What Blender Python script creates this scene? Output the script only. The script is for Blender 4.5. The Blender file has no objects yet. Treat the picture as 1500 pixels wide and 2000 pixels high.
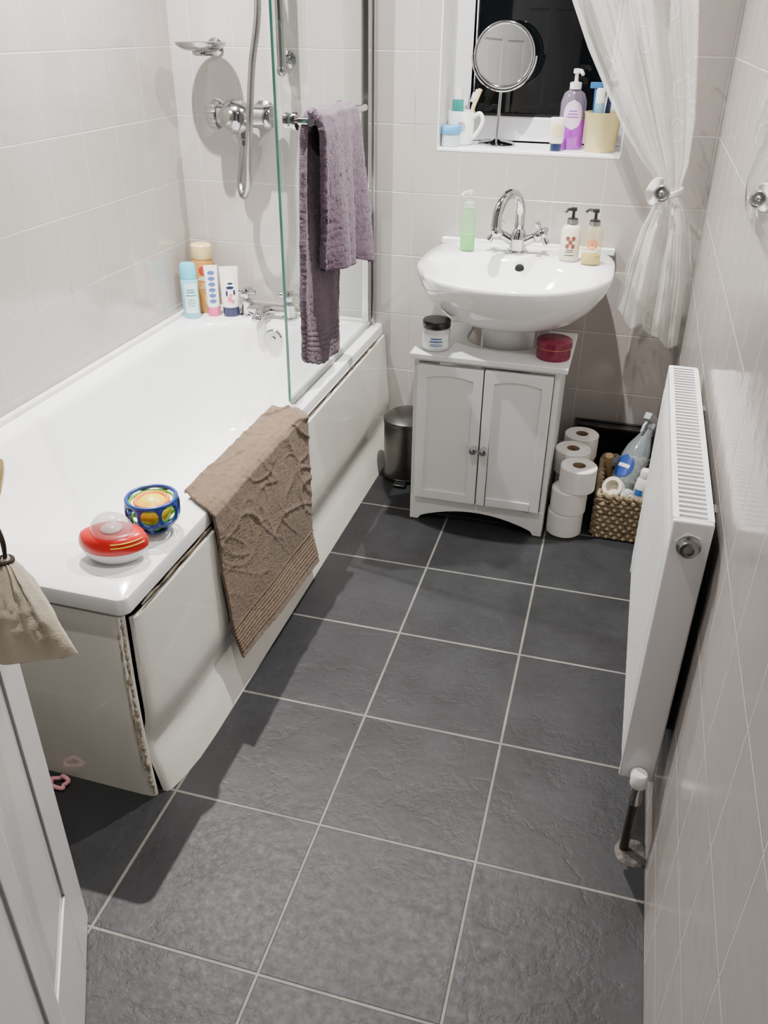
import bpy, bmesh, math, random
from mathutils import Vector, Matrix, noise
random.seed(4)
S = 1.42            # one unit below = eye height of the photographer, in metres
C = bpy.context.scene.collection
pi = math.pi
V = Vector
# ------------------------------------------------------------------ camera
F = 1640.7; psi = .2712; th = .5286; ro = .012
fw = V((-math.sin(psi)*math.cos(th), math.cos(psi)*math.cos(th), -math.sin(th)))
ri = V((math.cos(psi), math.sin(psi), 0)); up = ri.cross(fw)
r2 = math.cos(ro)*ri + math.sin(ro)*up; u2 = -math.sin(ro)*ri + math.cos(ro)*up
cd = bpy.data.cameras.new('camera'); cam = bpy.data.objects.new('camera', cd); C.objects.link(cam)
cam.matrix_world = Matrix(((r2.x, u2.x, -fw.x, 0), (r2.y, u2.y, -fw.y, 0), (r2.z, u2.z, -fw.z, S), (0, 0, 0, 1)))
cd.sensor_width = 36; cd.sensor_fit = 'AUTO'; cd.lens = F*36/2000; cd.clip_start = .02
bpy.context.scene.camera = cam
def P(u, v, ax, val):   # measure: where a sight line meets an axis-aligned plane of the room
    d = (u-750)*r2 + (1000-v)*u2 + F*fw
    o = V((0, 0, 1)); i = 'xyz'.index(ax)
    return o + d*((val-o[i])/d[i])
# ------------------------------------------------------------------ mesh builder
ORG = {}
class MB:
    def __init__(s): s.v = []; s.f = []
    def add(s, vs, fs):
        o = len(s.v); s.v += [V(v) for v in vs]; s.f += [tuple(i+o for i in f) for f in fs]; return s
    def obox(s, o, a, b, c):
        o, a, b, c = V(o), V(a), V(b), V(c)
        return s.add([o, o+a, o+a+b, o+b, o+c, o+a+c, o+a+b+c, o+b+c],
                     [(0,3,2,1),(4,5,6,7),(0,1,5,4),(1,2,6,5),(2,3,7,6),(3,0,4,7)])
    def box(s, x0, x1, y0, y1, z0, z1):
        return s.obox((x0,y0,z0), (x1-x0,0,0), (0,y1-y0,0), (0,0,z1-z0))
    def loft(s, rings, close=True, c0=True, c1=True):
        n = len(rings[0]); vs = [p for r in rings for p in r]; fs = []
        for i in range(len(rings)-1):
            for j in range(n if close else n-1):
                k = (j+1) % n
                fs.append((i*n+j, i*n+k, (i+1)*n+k, (i+1)*n+j))
        if c0: fs.append(tuple(range(n-1, -1, -1)))
        if c1: fs.append(tuple((len(rings)-1)*n+j for j in range(n)))
        return s.add(vs, fs)
    def lathe(s, cx, cy, prof, n=32, sx=1, sy=1, rot=0, c0=True, c1=True):
        rings = []
        for r, z in prof:
            ring = []
            for k in range(n):
                a = 2*pi*k/n; x, y = r*sx*math.cos(a), r*sy*math.sin(a)
                ring.append(V((cx+x*math.cos(rot)-y*math.sin(rot), cy+x*math.sin(rot)+y*math.cos(rot), z)))
            rings.append(ring)
        return s.loft(rings, True, c0, c1)
    def cyl(s, p0, p1, r0, r1=None, n=20): return s.tube([p0, p1], [r0, r0 if r1 is None else r1], n)
    def turn(s, p0, ax, prof, n=24):       # lathe about any axis; prof (r, distance)
        ax = V(ax).normalized(); a = ax.orthogonal().normalized(); b = ax.cross(a); p0 = V(p0)
        return s.loft([[p0+ax*d+(a*math.cos(2*pi*k/n)+b*math.sin(2*pi*k/n))*r for k in range(n)] for r, d in prof])
    def tube(s, pts, r, n=12, closed=False):
        pts = [V(p) for p in pts]; m = len(pts)
        rs = r if isinstance(r, (list, tuple)) else [r]*m
        T = []
        for i in range(m):
            a = pts[(i-1) % m] if (closed or i > 0) else pts[i]
            b = pts[(i+1) % m] if (closed or i < m-1) else pts[i]
            T.append((b-a).normalized())
        nrm = T[0].orthogonal().normalized(); rings = []
        for i in range(m):
            nrm = (nrm - T[i]*nrm.dot(T[i])).normalized(); bn = T[i].cross(nrm)
            rings.append([pts[i]+(nrm*math.cos(2*pi*k/n)+bn*math.sin(2*pi*k/n))*rs[i] for k in range(n)])
        if closed: rings.append(rings[0])
        return s.loft(rings, True, not closed, not closed)
    def ell(s, c, rx, ry, rz, nu=24, nv=14, v0=0., v1=1.):
        c = V(c); rings = []
        for i in range(nv+1):
            t = pi*(v0+(v1-v0)*i/nv); q = max(math.sin(t), 1e-4)
            rings.append([c+V((rx*q*math.cos(2*pi*k/nu), ry*q*math.sin(2*pi*k/nu), -rz*math.cos(t))) for k in range(nu)])
        return s.loft(rings)
    def grid(s, fn, nu, nv):
        vs = [fn(i/nu, j/nv) for j in range(nv+1) for i in range(nu+1)]
        return s.add(vs, [(j*(nu+1)+i, j*(nu+1)+i+1, (j+1)*(nu+1)+i+1, (j+1)*(nu+1)+i) for j in range(nv) for i in range(nu)])
    def xf(s, fn): s.v = [V(fn(v)) for v in s.v]; return s
    def build(s, name, m, parent=None, origin=None, bevel=0, seg=2, sub=0, solid=0, ang=40, label=None, flat=False):
        org = ORG[parent.name] if parent else (V(origin) if origin is not None else V((0,0,0)))
        me = bpy.data.meshes.new(name)
        me.from_pydata([tuple((v-org)*S) for v in s.v], [], s.f)
        bm = bmesh.new(); bm.from_mesh(me); bmesh.ops.remove_doubles(bm, verts=bm.verts, dist=1e-6)
        bmesh.ops.recalc_face_normals(bm, faces=bm.faces); bm.to_mesh(me); bm.free()
        if not flat:
            for p in me.polygons: p.use_smooth = True
            me.set_sharp_from_angle(angle=math.radians(ang))
        me.materials.append(m)
        o = bpy.data.objects.new(name, me); C.objects.link(o); ORG[o.name] = org
        if parent: o.parent = parent
        else: o.location = org*S
        if solid:
            q = o.modifiers.new('solid', 'SOLIDIFY'); q.thickness = solid*S; q.offset = 0
        if bevel:
            q = o.modifiers.new('bevel', 'BEVEL'); q.width = bevel*S; q.segments = seg; q.limit_method = 'ANGLE'; q.angle_limit = math.radians(35)
            q.harden_normals = False
        if sub:
            q = o.modifiers.new('sub', 'SUBSURF'); q.levels = sub; q.render_levels = sub
        if label: o['label'] = label
        return o
def tag(o, label, cat, group=None):
    o['label'] = label; o['category'] = cat
    if group: o['group'] = group
    return o
def thing(name, label, cat, loc, group=None):
    o = bpy.data.objects.new(name, None); C.objects.link(o); o.empty_display_size = .05
    o.location = V(loc)*S; ORG[o.name] = V(loc); return tag(o, label, cat, group)
def struct(o): o['kind'] = 'structure'; return o
def rr(x0, x1, y0, y1, rs, k=10):
    out = []
    for (cx, cy, a0), r in zip(((x0, y0, 180), (x1, y0, 270), (x1, y1, 0), (x0, y1, 90)), rs):
        ccx = cx + (r if cx == x0 else -r); ccy = cy + (r if cy == y0 else -r)
        for i in range(k+1):
            a = math.radians(a0+90*i/k); out.append((ccx+r*math.cos(a), ccy+r*math.sin(a)))
    return out
def at(z, pts): return [V((x, y, z)) for x, y in pts]
def smooth(pts, n=8):   # Catmull-Rom
    pts = [V(p) for p in pts]; q = [pts[0]*2-pts[1]]+pts+[pts[-1]*2-pts[-2]]; out = []
    for i in range(1, len(q)-2):
        a, b, c, d = q[i-1:i+3]
        for k in range(n):
            t = k/n
            out.append(.5*((2*b)+(c-a)*t+(2*a-5*b+4*c-d)*t*t+(3*b-a-3*c+d)*t**3))
    return out+[pts[-1]]
def lerp_tab(tab, t):
    for (t0, a), (t1, b) in zip(tab, tab[1:]):
        if t <= t1: return a+(b-a)*((t-t0)/(t1-t0))
    return tab[-1][1]
# ------------------------------------------------------------------ materials
def new_mat(name):
    m = bpy.data.materials.new(name); m.use_nodes = True; nt = m.node_tree
    return m, nt, nt.nodes['Principled BSDF'], nt.nodes['Material Output']
def N(nt, t, **k):
    n = nt.nodes.new(t)
    for a, b in k.items(): setattr(n, a, b)
    return n
def mix(nt, fac, a, b):
    n = N(nt, 'ShaderNodeMix', data_type='RGBA')
    for sock, val in ((n.inputs[0], fac), (n.inputs[6], a), (n.inputs[7], b)):
        if isinstance(val, bpy.types.NodeSocket): nt.links.new(val, sock)
        else: sock.default_value = (*val, 1) if isinstance(val, tuple) else val
    return n.outputs[2]
def mth(nt, op, a, b=None):
    n = N(nt, 'ShaderNodeMath', operation=op)
    for i, val in enumerate((a, b)):
        if val is None: continue
        if isinstance(val, bpy.types.NodeSocket): nt.links.new(val, n.inputs[i])
        else: n.inputs[i].default_value = val
    return n.outputs[0]
def mrange(nt, x, a, b, c=0, d=1):
    n = N(nt, 'ShaderNodeMapRange'); nt.links.new(x, n.inputs[0])
    for i, q in enumerate((a, b, c, d)): n.inputs[i+1].default_value = q
    return n.outputs[0]
def nz(nt, scale, detail=4, rough=.55, vec=None):
    n = N(nt, 'ShaderNodeTexNoise'); n.inputs['Scale'].default_value = scale; n.inputs['Detail'].default_value = detail; n.inputs['Roughness'].default_value = rough
    if vec is None:
        vec = N(nt, 'ShaderNodeNewGeometry').outputs['Position']
    nt.links.new(vec, n.inputs['Vector']); return n.outputs['Fac']
def bump(nt, b, h, strength, dist, prev=None):
    n = N(nt, 'ShaderNodeBump'); n.inputs['Strength'].default_value = strength; n.inputs['Distance'].default_value = dist
    nt.links.new(h, n.inputs['Height'])
    if prev is not None: nt.links.new(prev, n.inputs['Normal'])
    nt.links.new(n.outputs[0], b.inputs['Normal']); return n.outputs[0]
def M(name, col, rough=.4, metal=0, var=.08, vs=12, bs=0, bscale=200, bdist=.001, coat=0, trans=0, sheen=0, cior=1.5):
    m, nt, b, o = new_mat(name)
    f = nz(nt, vs); d = tuple(c*(1-var*2) for c in col)
    nt.links.new(mix(nt, mrange(nt, f, .3, .7), d, col), b.inputs['Base Color'])
    b.inputs['Roughness'].default_value = rough; b.inputs['Metallic'].default_value = metal
    b.inputs['Coat Weight'].default_value = coat; b.inputs['Coat Roughness'].default_value = .05; b.inputs['Coat IOR'].default_value = cior
    b.inputs['Transmission Weight'].default_value = trans
    b.inputs['Sheen Weight'].default_value = sheen
    if bs: bump(nt, b, nz(nt, bscale, 3), bs, bdist)
    return m
def thin_glass(name, tint, rough=.0, base=None, amt=0.0, r0=.04):
    m, nt, b, o = new_mat(name)
    tr = N(nt, 'ShaderNodeBsdfTransparent'); tr.inputs[0].default_value = (*tint, 1)
    gl = N(nt, 'ShaderNodeBsdfGlossy'); gl.inputs['Roughness'].default_value = rough
    lw = N(nt, 'ShaderNodeLayerWeight'); lw.inputs[0].default_value = .5
    f5 = mth(nt, 'POWER', lw.outputs['Facing'], 5.)
    fr = mrange(nt, f5, 0, 1, r0, .9)
    mx = N(nt, 'ShaderNodeMixShader'); nt.links.new(fr, mx.inputs[0]); nt.links.new(tr.outputs[0], mx.inputs[1]); nt.links.new(gl.outputs[0], mx.inputs[2])
    out = mx.outputs[0]
    if base:
        b.inputs['Base Color'].default_value = (*base, 1); b.inputs['Roughness'].default_value = .15
        m2 = N(nt, 'ShaderNodeMixShader'); m2.inputs[0].default_value = amt
        nt.links.new(out, m2.inputs[1]); nt.links.new(b.outputs[0], m2.inputs[2]); out = m2.outputs[0]
    nt.links.new(out, o.inputs['Surface']); return m
def tile_mat(name, au, av, su, sv, ou, ov, g, tile, grout, rough, slate=False, wav=.6):
    m, nt, b, o = new_mat(name)
    pos = N(nt, 'ShaderNodeNewGeometry').outputs['Position']
    def coord(ax, off, size):
        d = N(nt, 'ShaderNodeVectorMath', operation='DOT_PRODUCT'); nt.links.new(pos, d.inputs[0]); d.inputs[1].default_value = ax
        return mth(nt, 'DIVIDE', mth(nt, 'SUBTRACT', d.outputs['Value'], off), size)
    u, v = coord(au, ou, su), coord(av, ov, sv)
    e = mth(nt, 'MINIMUM', mth(nt, 'MULTIPLY', mth(nt, 'PINGPONG', u, .5), su), mth(nt, 'MULTIPLY', mth(nt, 'PINGPONG', v, .5), sv))
    mask = mrange(nt, e, g*.35, g*.65)
    idv = N(nt, 'ShaderNodeCombineXYZ'); nt.links.new(mth(nt, 'FLOOR', u), idv.inputs[0]); nt.links.new(mth(nt, 'FLOOR', v), idv.inputs[1])
    wn = N(nt, 'ShaderNodeTexWhiteNoise', noise_dimensions='3D'); nt.links.new(idv.outputs[0], wn.inputs['Vector'])
    if slate:
        n1 = nz(nt, 6, 8, .62); n2 = nz(nt, 60, 7, .7)
        ridge = mrange(nt, mth(nt, 'ABSOLUTE', mth(nt, 'SUBTRACT', nz(nt, 5, 7, .62), .5)), 0, .03)
        c = mix(nt, mrange(nt, n1, .35, .68), tuple(q*.68 for q in tile), tuple(q*1.4 for q in tile))
        c = mix(nt, mrange(nt, n2, .35, .75, 0, .35), c, tuple(q*.65 for q in tile))
        c = mix(nt, mth(nt, 'MULTIPLY', wn.outputs['Value'], .3), c, tuple(q*1.3 for q in tile))
        gc = mix(nt, mrange(nt, nz(nt, 9), .3, .7), tuple(q*.6 for q in grout), grout)
        pn = bump(nt, b, n1, .40, .007); pn = bump(nt, b, ridge, .16, .0018, pn); pn = bump(nt, b, n2, .14, .001, pn); bump(nt, b, mask, .6, .002, pn)
        nt.links.new(mrange(nt, n2, .3, .7, rough-.06, rough+.10), b.inputs['Roughness'])
        b.inputs['Specular IOR Level'].default_value = .30
    else:
        n1 = nz(nt, 1.6, 3)
        c = mix(nt, n1, tuple(q*.93 for q in tile), tile)
        c = mix(nt, mth(nt, 'MULTIPLY', wn.outputs['Value'], .18), c, tuple(q*.88 for q in tile))
        gc = mix(nt, mrange(nt, nz(nt, 5), .5, .72), grout, tuple(q*.55 for q in grout))
        mp = N(nt, 'ShaderNodeMapping'); mp.inputs['Scale'].default_value = (60, 60, 320); nt.links.new(pos, mp.inputs['Vector'])
        pn = bump(nt, b, nz(nt, 1, 2, .5, mp.outputs[0]), .10, .0006); pn = bump(nt, b, nz(nt, 14, 2), wav*.3, .004, pn); bump(nt, b, mask, .6, .002, pn)
        nt.links.new(mrange(nt, mask, 0, 1, .7, rough), b.inputs['Roughness'])
        b.inputs['Specular IOR Level'].default_value = .75
    nt.links.new(mix(nt, mask, gc, c), b.inputs['Base Color'])
    return m
WT = (.425, .388, .370); WG = (.53, .50, .48)
ph = .0075
m_floor = tile_mat('slate_floor_tiles', (math.cos(ph), math.sin(ph), 0), (-math.sin(ph), math.cos(ph), 0), .2272*S, .2287*S,
                   (-.303*math.cos(ph)+.7639*ph)*S, (.7639+.303*ph)*S, .0060, (.0195, .0198, .0218), (.185, .173, .157), .44, True)
m_left = tile_mat('left_wall_tiles', (0,1,0), (0,0,1), .122*S, .1446*S, 1.846*S, .9461*S, .0034, WT, WG, .10, wav=.8)
m_right = tile_mat('right_wall_tiles', (0,1,0), (0,0,1), .122*S, .1446*S, 1.9*S, .9461*S, .0034, WT, WG, .17, wav=1.3)
m_back = tile_mat('back_wall_tiles', (1,0,0), (0,0,1), .107*S, .1446*S, -.4957*S, .9461*S, .0034, WT, WG, .10, wav=.8)
m_ceil = M('grey_ceiling_paint', (.20, .198, .195), .8)
m_paint = M('white_reveal_paint', (.72, .71, .70), .6)
m_upvc = M('white_plastic_frame', (.82, .83, .85), .3, var=.02)
m_night = M('dark_night_glass', (.003, .004, .005), .03)
m_enamel = M('white_bath_enamel', (.86, .86, .86), .13, var=.015, coat=.5)
m_ceramic = M('white_ceramic', (.84, .84, .84), .1, var=.01, coat=.6)
m_cream = M('cream_bath_panel', (.87, .85, .77), .10, var=.04, vs=5, coat=1, cior=2.1)
m_crust = M('flaking_panel_edge', (.60, .53, .39), .7, var=.35, vs=90, bs=.8, bscale=140, bdist=.004)
m_seal = M('white_silicone_seal', (.80, .79, .76), .35, var=.1, vs=20)
m_chrome = M('chrome', (.56, .56, .57), .09, 1, var=.02)
m_steel = M('brushed_steel', (.36, .355, .35), .28, 1, var=.08, vs=30)
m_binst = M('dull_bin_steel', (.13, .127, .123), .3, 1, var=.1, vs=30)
m_hose = M('hose_metal', (.38, .37, .36), .25, 1, var=.1, bs=.5, bscale=500)
m_glass = thin_glass('clear_screen_glass', (.93, .965, .95))
m_gedge = M('green_glass_edge', (.10, .28, .23), .12, var=.1)
m_purple = M('purple_terry', (.150, .088, .140), .95, var=.22, vs=70, bs=1, bscale=330, bdist=.006, sheen=.3)
m_brown = M('brown_terry', (.180, .115, .066), .95, var=.18, vs=50, bs=1, bscale=330, bdist=.005, sheen=.2)
m_white = M('white_painted_wood', (.76, .76, .76), .35, var=.02)
m_door = M('white_gloss_door', (.74, .74, .74), .22, var=.02)
m_rad = M('white_radiator_enamel', (.84, .84, .85), .25, var=.015)
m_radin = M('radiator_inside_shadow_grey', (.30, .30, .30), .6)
m_black = M('black_plastic', (.010, .010, .011), .35)
m_wplast = M('white_plastic', (.85, .85, .84), .3, var=.02)
m_paper = M('toilet_paper', (.84, .82, .79), .95, var=.03, bs=.3, bscale=120, bdist=.002)
m_card = M('cardboard_core', (.32, .22, .13), .9)
m_wicker = M('woven_seagrass', (.40, .31, .19), .75, var=.35, vs=90, bs=.5, bscale=160, bdist=.003)
m_cloth = M('calico_cotton', (.58, .52, .40), .9, var=.1, vs=25, bs=.5, bscale=420, bdist=.002)
m_string = M('dark_cord', (.03, .018, .012), .8)
m_brass = M('brass', (.65, .45, .16), .25, 1)
m_mirror = M('mirror_silver', (.86, .88, .88), .015, 1, var=0)
m_conc = M('rough_cement', (.13, .115, .105), .95, var=.3, vs=60, bs=1, bscale=60, bdist=.01)
m_pipe = M('dark_grey_pipe', (.07, .065, .06), .35, .6)
# curtain
m_curt, nt, b, o = new_mat('sheer_white_voile')
b.inputs['Base Color'].default_value = (.80, .79, .755, 1); b.inputs['Roughness'].default_value = .8
tc_ = N(nt, 'ShaderNodeTexCoord').outputs['Object']
wv = N(nt, 'ShaderNodeTexVoronoi', feature='F1'); wv.inputs['Scale'].default_value = 9; nt.links.new(tc_, wv.inputs['Vector'])
n_ = nz(nt, 26, 2, .5, tc_)
leaf = mth(nt, 'ADD', mth(nt, 'MULTIPLY', mth(nt, 'ABSOLUTE', mth(nt, 'SUBTRACT', wv.outputs['Distance'], .30)), 5.), mth(nt, 'ABSOLUTE', mth(nt, 'SUBTRACT', n_, .5)))
emb = mrange(nt, leaf, .10, .20, 1, 0)
bump(nt, b, nz(nt, 55, 4, .6, tc_), .35, .004, bump(nt, b, emb, .35, .002))
tl = N(nt, 'ShaderNodeBsdfTranslucent'); tl.inputs[0].default_value = (.82, .81, .78, 1)
tp = N(nt, 'ShaderNodeBsdfTransparent')
x1 = N(nt, 'ShaderNodeMixShader'); x1.inputs[0].default_value = .35; nt.links.new(b.outputs[0], x1.inputs[1]); nt.links.new(tl.outputs[0], x1.inputs[2])
x2 = N(nt, 'ShaderNodeMixShader'); nt.links.new(mrange(nt, emb, 0, 1, .34, .10), x2.inputs[0]); nt.links.new(x1.outputs[0], x2.inputs[1]); nt.links.new(tp.outputs[0], x2.inputs[2])
nt.links.new(x2.outputs[0], o.inputs['Surface'])
def pl(name, col, rough=.3, **k): return M(name, col, rough, var=.03, **k)
# ------------------------------------------------------------------ room shell
XL, XR, YB, YF, ZC = -1.0826, .1508, 2.0, .16, 1.66
WX0, WX1, WZ0, WZ1, WY = -.443, -.04, .757, 1.45, 2.15
struct(MB().box(XL-.06, XR+.06, -.5, YB+.2, -.06, 0).build('floor', m_floor))
struct(MB().box(XL-.06, XR+.06, -.5, YB+.2, ZC, ZC+.05).build('ceiling', m_ceil))
struct(MB().box(XL-.06, XL, YF, YB+.2, 0, ZC).build('wall_left', m_left))
struct(MB().box(XR, XR+.06, -.5, YB+.2, 0, ZC).build('wall_right', m_right))
w = MB().box(XL, WX0, YB, YB+.2, 0, ZC).box(WX1, XR, YB, YB+.2, 0, ZC).box(WX0, WX1, YB, YB+.2, 0, WZ0-.008).box(WX0, WX1, YB, YB+.2, WZ1, ZC)
struct(w.build('wall_back', m_back))
struct(MB().box(XL, -.36, YF-.07, YF, 0, ZC).box(-.36, XR, YF-.07, YF, 1.43, ZC).build('wall_front', m_ceil))
# window
struct(MB().box(WX0, WX1, YB-.001, WY+.03, WZ0-.008, WZ0).build('trim_1', m_upvc, bevel=.002))
fr = MB()
fr.box(WX0, WX0+.046, WY, WY+.05, WZ0, WZ1).box(WX1-.046, WX1, WY, WY+.05, WZ0, WZ1).box(WX0+.046, WX1-.046, WY, WY+.05, WZ0, WZ0+.055).box(WX0+.046, WX1-.046, WY, WY+.05, WZ1-.05, WZ1)
win = struct(fr.build('window_1', m_upvc, bevel=.004))
MB().box(WX0+.046, WX1-.046, WY+.018, WY+.026, WZ0+.055, WZ1-.05).build('window_pane', m_night, win)
b_ = MB()
for a in ((WX0+.046, WX0+.052, WZ0+.055, WZ1-.05), (WX1-.052, WX1-.046, WZ0+.055, WZ1-.05), (WX0+.046, WX1-.046, WZ0+.055, WZ0+.061)): b_.box(a[0], a[1], WY+.005, WY+.018, a[2], a[3])
b_.build('glazing_gasket', m_black, win)
struct(MB().box(WX0, WX0+.003, YB, WY, WZ0, WZ1).box(WX1-.003, WX1, YB, WY, WZ0, WZ1).build('trim_2', m_paint))
# ------------------------------------------------------------------ door, handle, bag
E0 = V((-.538, .542, 0)); de = V((.519, -.8545, 0)).normalized(); dn = V((.8545, .519, 0)).normalized()
def D(s, n, z): return E0+de*s+dn*n+V((0, 0, z))
DW, DH = .437, 1.395
def dbox(mb, s0, s1, n0, n1, z0, z1): return mb.obox(D(s0, n0, z0), de*(s1-s0), dn*(n1-n0), V((0, 0, z1-z0)))
door = struct(dbox(MB(), 0, DW, -.028, -.003, .006, DH).build('door_1', m_door))
st = MB()
cols = ((.074, .2), (.237, .363)); rows = ((.15, .60), (.70, 1.05), (1.13, 1.31))
dbox(st, 0, .074, -.003, 0, .006, DH); dbox(st, .363, DW, -.003, 0, .006, DH); dbox(st, .2, .237, -.003, 0, .006, DH)
for z0, z1 in ((.006, .15), (.60, .70), (1.05, 1.13), (1.31, DH)):
    for c0, c1 in cols: dbox(st, c0, c1, -.003, 0, z0, z1)
st.build('stile_and_rail_frame', m_door, door, bevel=.0025, seg=3)
for c0, c1 in cols:
    for z0, z1 in rows:
        q = MB(); rg = []
        for ins, n in ((.001, -.003), (.007, -.0028), (.024, -.0003), (.026, -.0003)):
            rg.append([D(c0+ins, n, z0+ins), D(c1-ins, n, z0+ins), D(c1-ins, n, z1-ins), D(c0+ins, n, z1-ins)])
        q.loft(rg, True, False, True); q.build('raised_panel', m_door, door, ang=20)
h = MB().turn(D(.035, 0, .668), dn, [(.017, 0), (.017, .003), (.008, .005), (.006, .03), (.007, .032)])
lev = [D(.035, .032, .668), D(.055, .034, .668), D(.085, .034, .667), D(.11, .032, .664)]
h.tube(smooth(lev, 4), .0065, 10); h.build('door_handle', m_brass, door)
bag = thing('drawstring_bag', 'small beige cotton drawstring pouch hanging from the door by a dark cord', 'bag', (-.43, .45, .54))
T0 = V((-.447, .463, .622)); Lc = V((-.462, .424, .538)); Rc = V((-.384, .449, .549))
wd = (Rc-Lc)/2; Cc = (Rc+Lc)/2; dp = wd.cross(V((0, 0, 1))).normalized()
rings = []
for i in range(31):
    t = i/30; c = T0.lerp(Cc, t)
    hw = .06+.94*(t**.75 if t < .8 else .8**.75+(t-.8)*.78)
    tk = .003+.0105*math.sin(pi*min(1, t*.95+.05))*(1 if t < .97 else .25)
    ring = []
    for k in range(64):
        a = 2*pi*k/64; x = math.cos(a); y = math.sin(a)
        pleat = .0022*math.sin(x*17+t*2)*(1-t)**.7*(.3+min(1, t*6))
        cre = .0030*max(0, 1-abs(noise.noise(V((x*2.2+t*1.5, t*5-x*2, 3+(y > 0)))))*5)*math.sin(pi*t)
        sag = V((0, 0, .006*noise.noise(V((x*2.5, t*2, 9)))*t))
        sq = math.copysign(abs(x)**.7, x)
        ring.append(c+wd*hw*sq+dp*(tk*y+(pleat+cre)*math.copysign(1, y)*(abs(y)**.3))+sag)
    rings.append(ring)
MB().loft(rings).build('pouch', m_cloth, bag, ang=70)
MB().tube(smooth([T0+V((.001, 0, -.006)), T0+V((-.002, .004, .02)), D(.093, .030, .66), D(.093, .036, .676), D(.09, .026, .67), T0+V((.002, .001, .02)), T0+V((0, 0, -.004))], 8), .0016, 8).build('cord', m_string, bag)
MB().tube([T0+V((.006*math.cos(a*2*pi/12), .006*math.sin(a*2*pi/12), -.002)) for a in range(12)], .002, 8, True).build('neck_tie', m_string, bag)
# ------------------------------------------------------------------ bath
ZR = .34
bath = thing('bathtub', 'white bath along the left wall with cream panels, flaking at the corner', 'bathtub', (-.82, 1.38, 0))
BX0, BX1, BY0, BY1 = XL+.001, -.565, .765, YB-.001
def inner(dx, yn, yf, z, sc=1.):
    r = .2-dx*.5; x0, x1 = -1.03+dx, -.615-dx
    rn = min(r*sc, (x1-x0)/2-.004); rf = min(.14, (x1-x0)/2-.004)
    return at(z, rr(x0, x1, .85+yn, 1.907-yf, (rn, rn, rf, rf), 14))
def outer(i, z): return at(z, rr(BX0, BX1-i, BY0+i, BY1, (.006, max(.006, .016-i), .004, .004), 14))
rings = [outer(.016, .314), outer(.006, .3135), outer(.001, .3135), outer(0, .315), outer(0, .334), outer(.0015, .338), outer(.005, ZR),
         inner(-.010, -.010, -.010, ZR), inner(-.002, -.002, -.002, ZR-.001), inner(.004, .005, .003, ZR-.008), inner(.008, .012, .005, ZR-.022), inner(.016, .03, .009, .26), inner(.028, .07, .016, .18),
         inner(.042, .12, .028, .10), inner(.06, .16, .045, .068), inner(.085, .2, .075, .052), inner(.14, .28, .14, .047)]
MB().loft(rings, True, False, True).build('tub', m_enamel, bath, ang=32)
# side panel, leaning and loose: bowed top field, undercut groove, flared foot
prof = [(-.5585, .306), (-.555, .26), (-.5505, .20), (-.5470, .165), (-.5450, .142), (-.5455, .125), (-.5495, .105), (-.5515, .088), (-.5495, .074), (-.5430, .058), (-.5360, .040), (-.529, .018), (-.5235, .0)]
ys = [0, .006, .015, .03, .06, .1, .2, .35, .5, .65, .8, .95, 1]
rings = []
for y in ys:
    out = []
    for x, z in prof:
        y0 = .757+.026*(min(z, .3)/.3)
        cor = -.016*max(0, 1-y/.09)**2*(1-.6*z/.3)-(.003 if y == 0 else 0)
        lift = .0055*min(1, max(0, (y-.25)/.3))*(z/.306)
        out.append(V((x+.003*math.sin(y*pi)*(z/.3)+cor, y0+(1.996-y0)*y, z+lift-.014*max(0, .15-y)*(z/.3)*3)))
    inn = [V((p.x-.007, p.y, p.z)) for p in reversed(out)]
    rings.append(out+inn)
MB().loft(rings).build('side_panel', m_cream, bath, ang=60)
pe = MB(); rings = []
for i in range(13):
    t = i/12; xr_ = -.5535-.0245*t; y = .742+.03*t-.005*math.sin(pi*t)
    rings.append([V((XL+.001, y+.003, .305*t)), V((xr_-.02, y-.0005, .305*t)), V((xr_-.004, y+.0005, .305*t)), V((xr_, y+.004, .305*t)), V((xr_, y+.008, .305*t)), V((XL+.001, y+.010, .305*t))])
pe.loft(rings).build('end_panel', m_cream, bath, ang=50, label='cream end panel')
cr = MB()
def crust(fn, n, r, k0):
    pts = []; rs = []
    for i in range(n):
        t = i/(n-1); p = V(fn(t)); q = noise.noise(V((t*14, k0, 0))); pts.append(p+V((q, noise.noise(V((t*11, k0, 5)))*.6, 0))*.0026); rs.append(r*max(.25, .7+.55*noise.noise(V((t*17, k0, 9)))+.35*noise.noise(V((t*45, k0, 3)))))
    cr.tube(pts, rs, 9)
crust(lambda t: (-.5535-.0245*t-.003, .7442+.03*t-.005*math.sin(pi*t), .002+.298*t), 220, .0036, 1)
crust(lambda t: (-.5535-.0245*t-.0095, .7430+.03*t-.005*math.sin(pi*t), .05+.25*t), 180, .0018, 4)
cr.build('flaking_edge', m_crust, bath, label='flaking yellowed edge')
gp = MB(); gp.tube([(-.5628, .80+.012*i, .311+.0010*math.sin(i*.9)) for i in range(96)], [.0012+.0012*abs(math.sin(i*.7)) for i in range(96)], 7)
gp.build('old_sealant_bead', M('mouldy_sealant', (.20, .16, .11), .8, var=.45, vs=40), bath)
sl = MB().box(XL+.0005, XL+.013, .775, YB-.001, ZR-.002, ZR+.012).box(XL+.013, -.6, YB-.012, YB-.0005, ZR-.002, ZR+.009)
sl.build('wall_seal_strip', m_seal, bath, bevel=.004, seg=3)
ov = MB().turn((-.8225, 1.9, .305), (0, -1, .1), [(.024, 0), (.025, .004), (.021, .008), (.008, .009), (.008, .014), (.001, .0145)])
ov.build('overflow_cover', m_chrome, bath)
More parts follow.
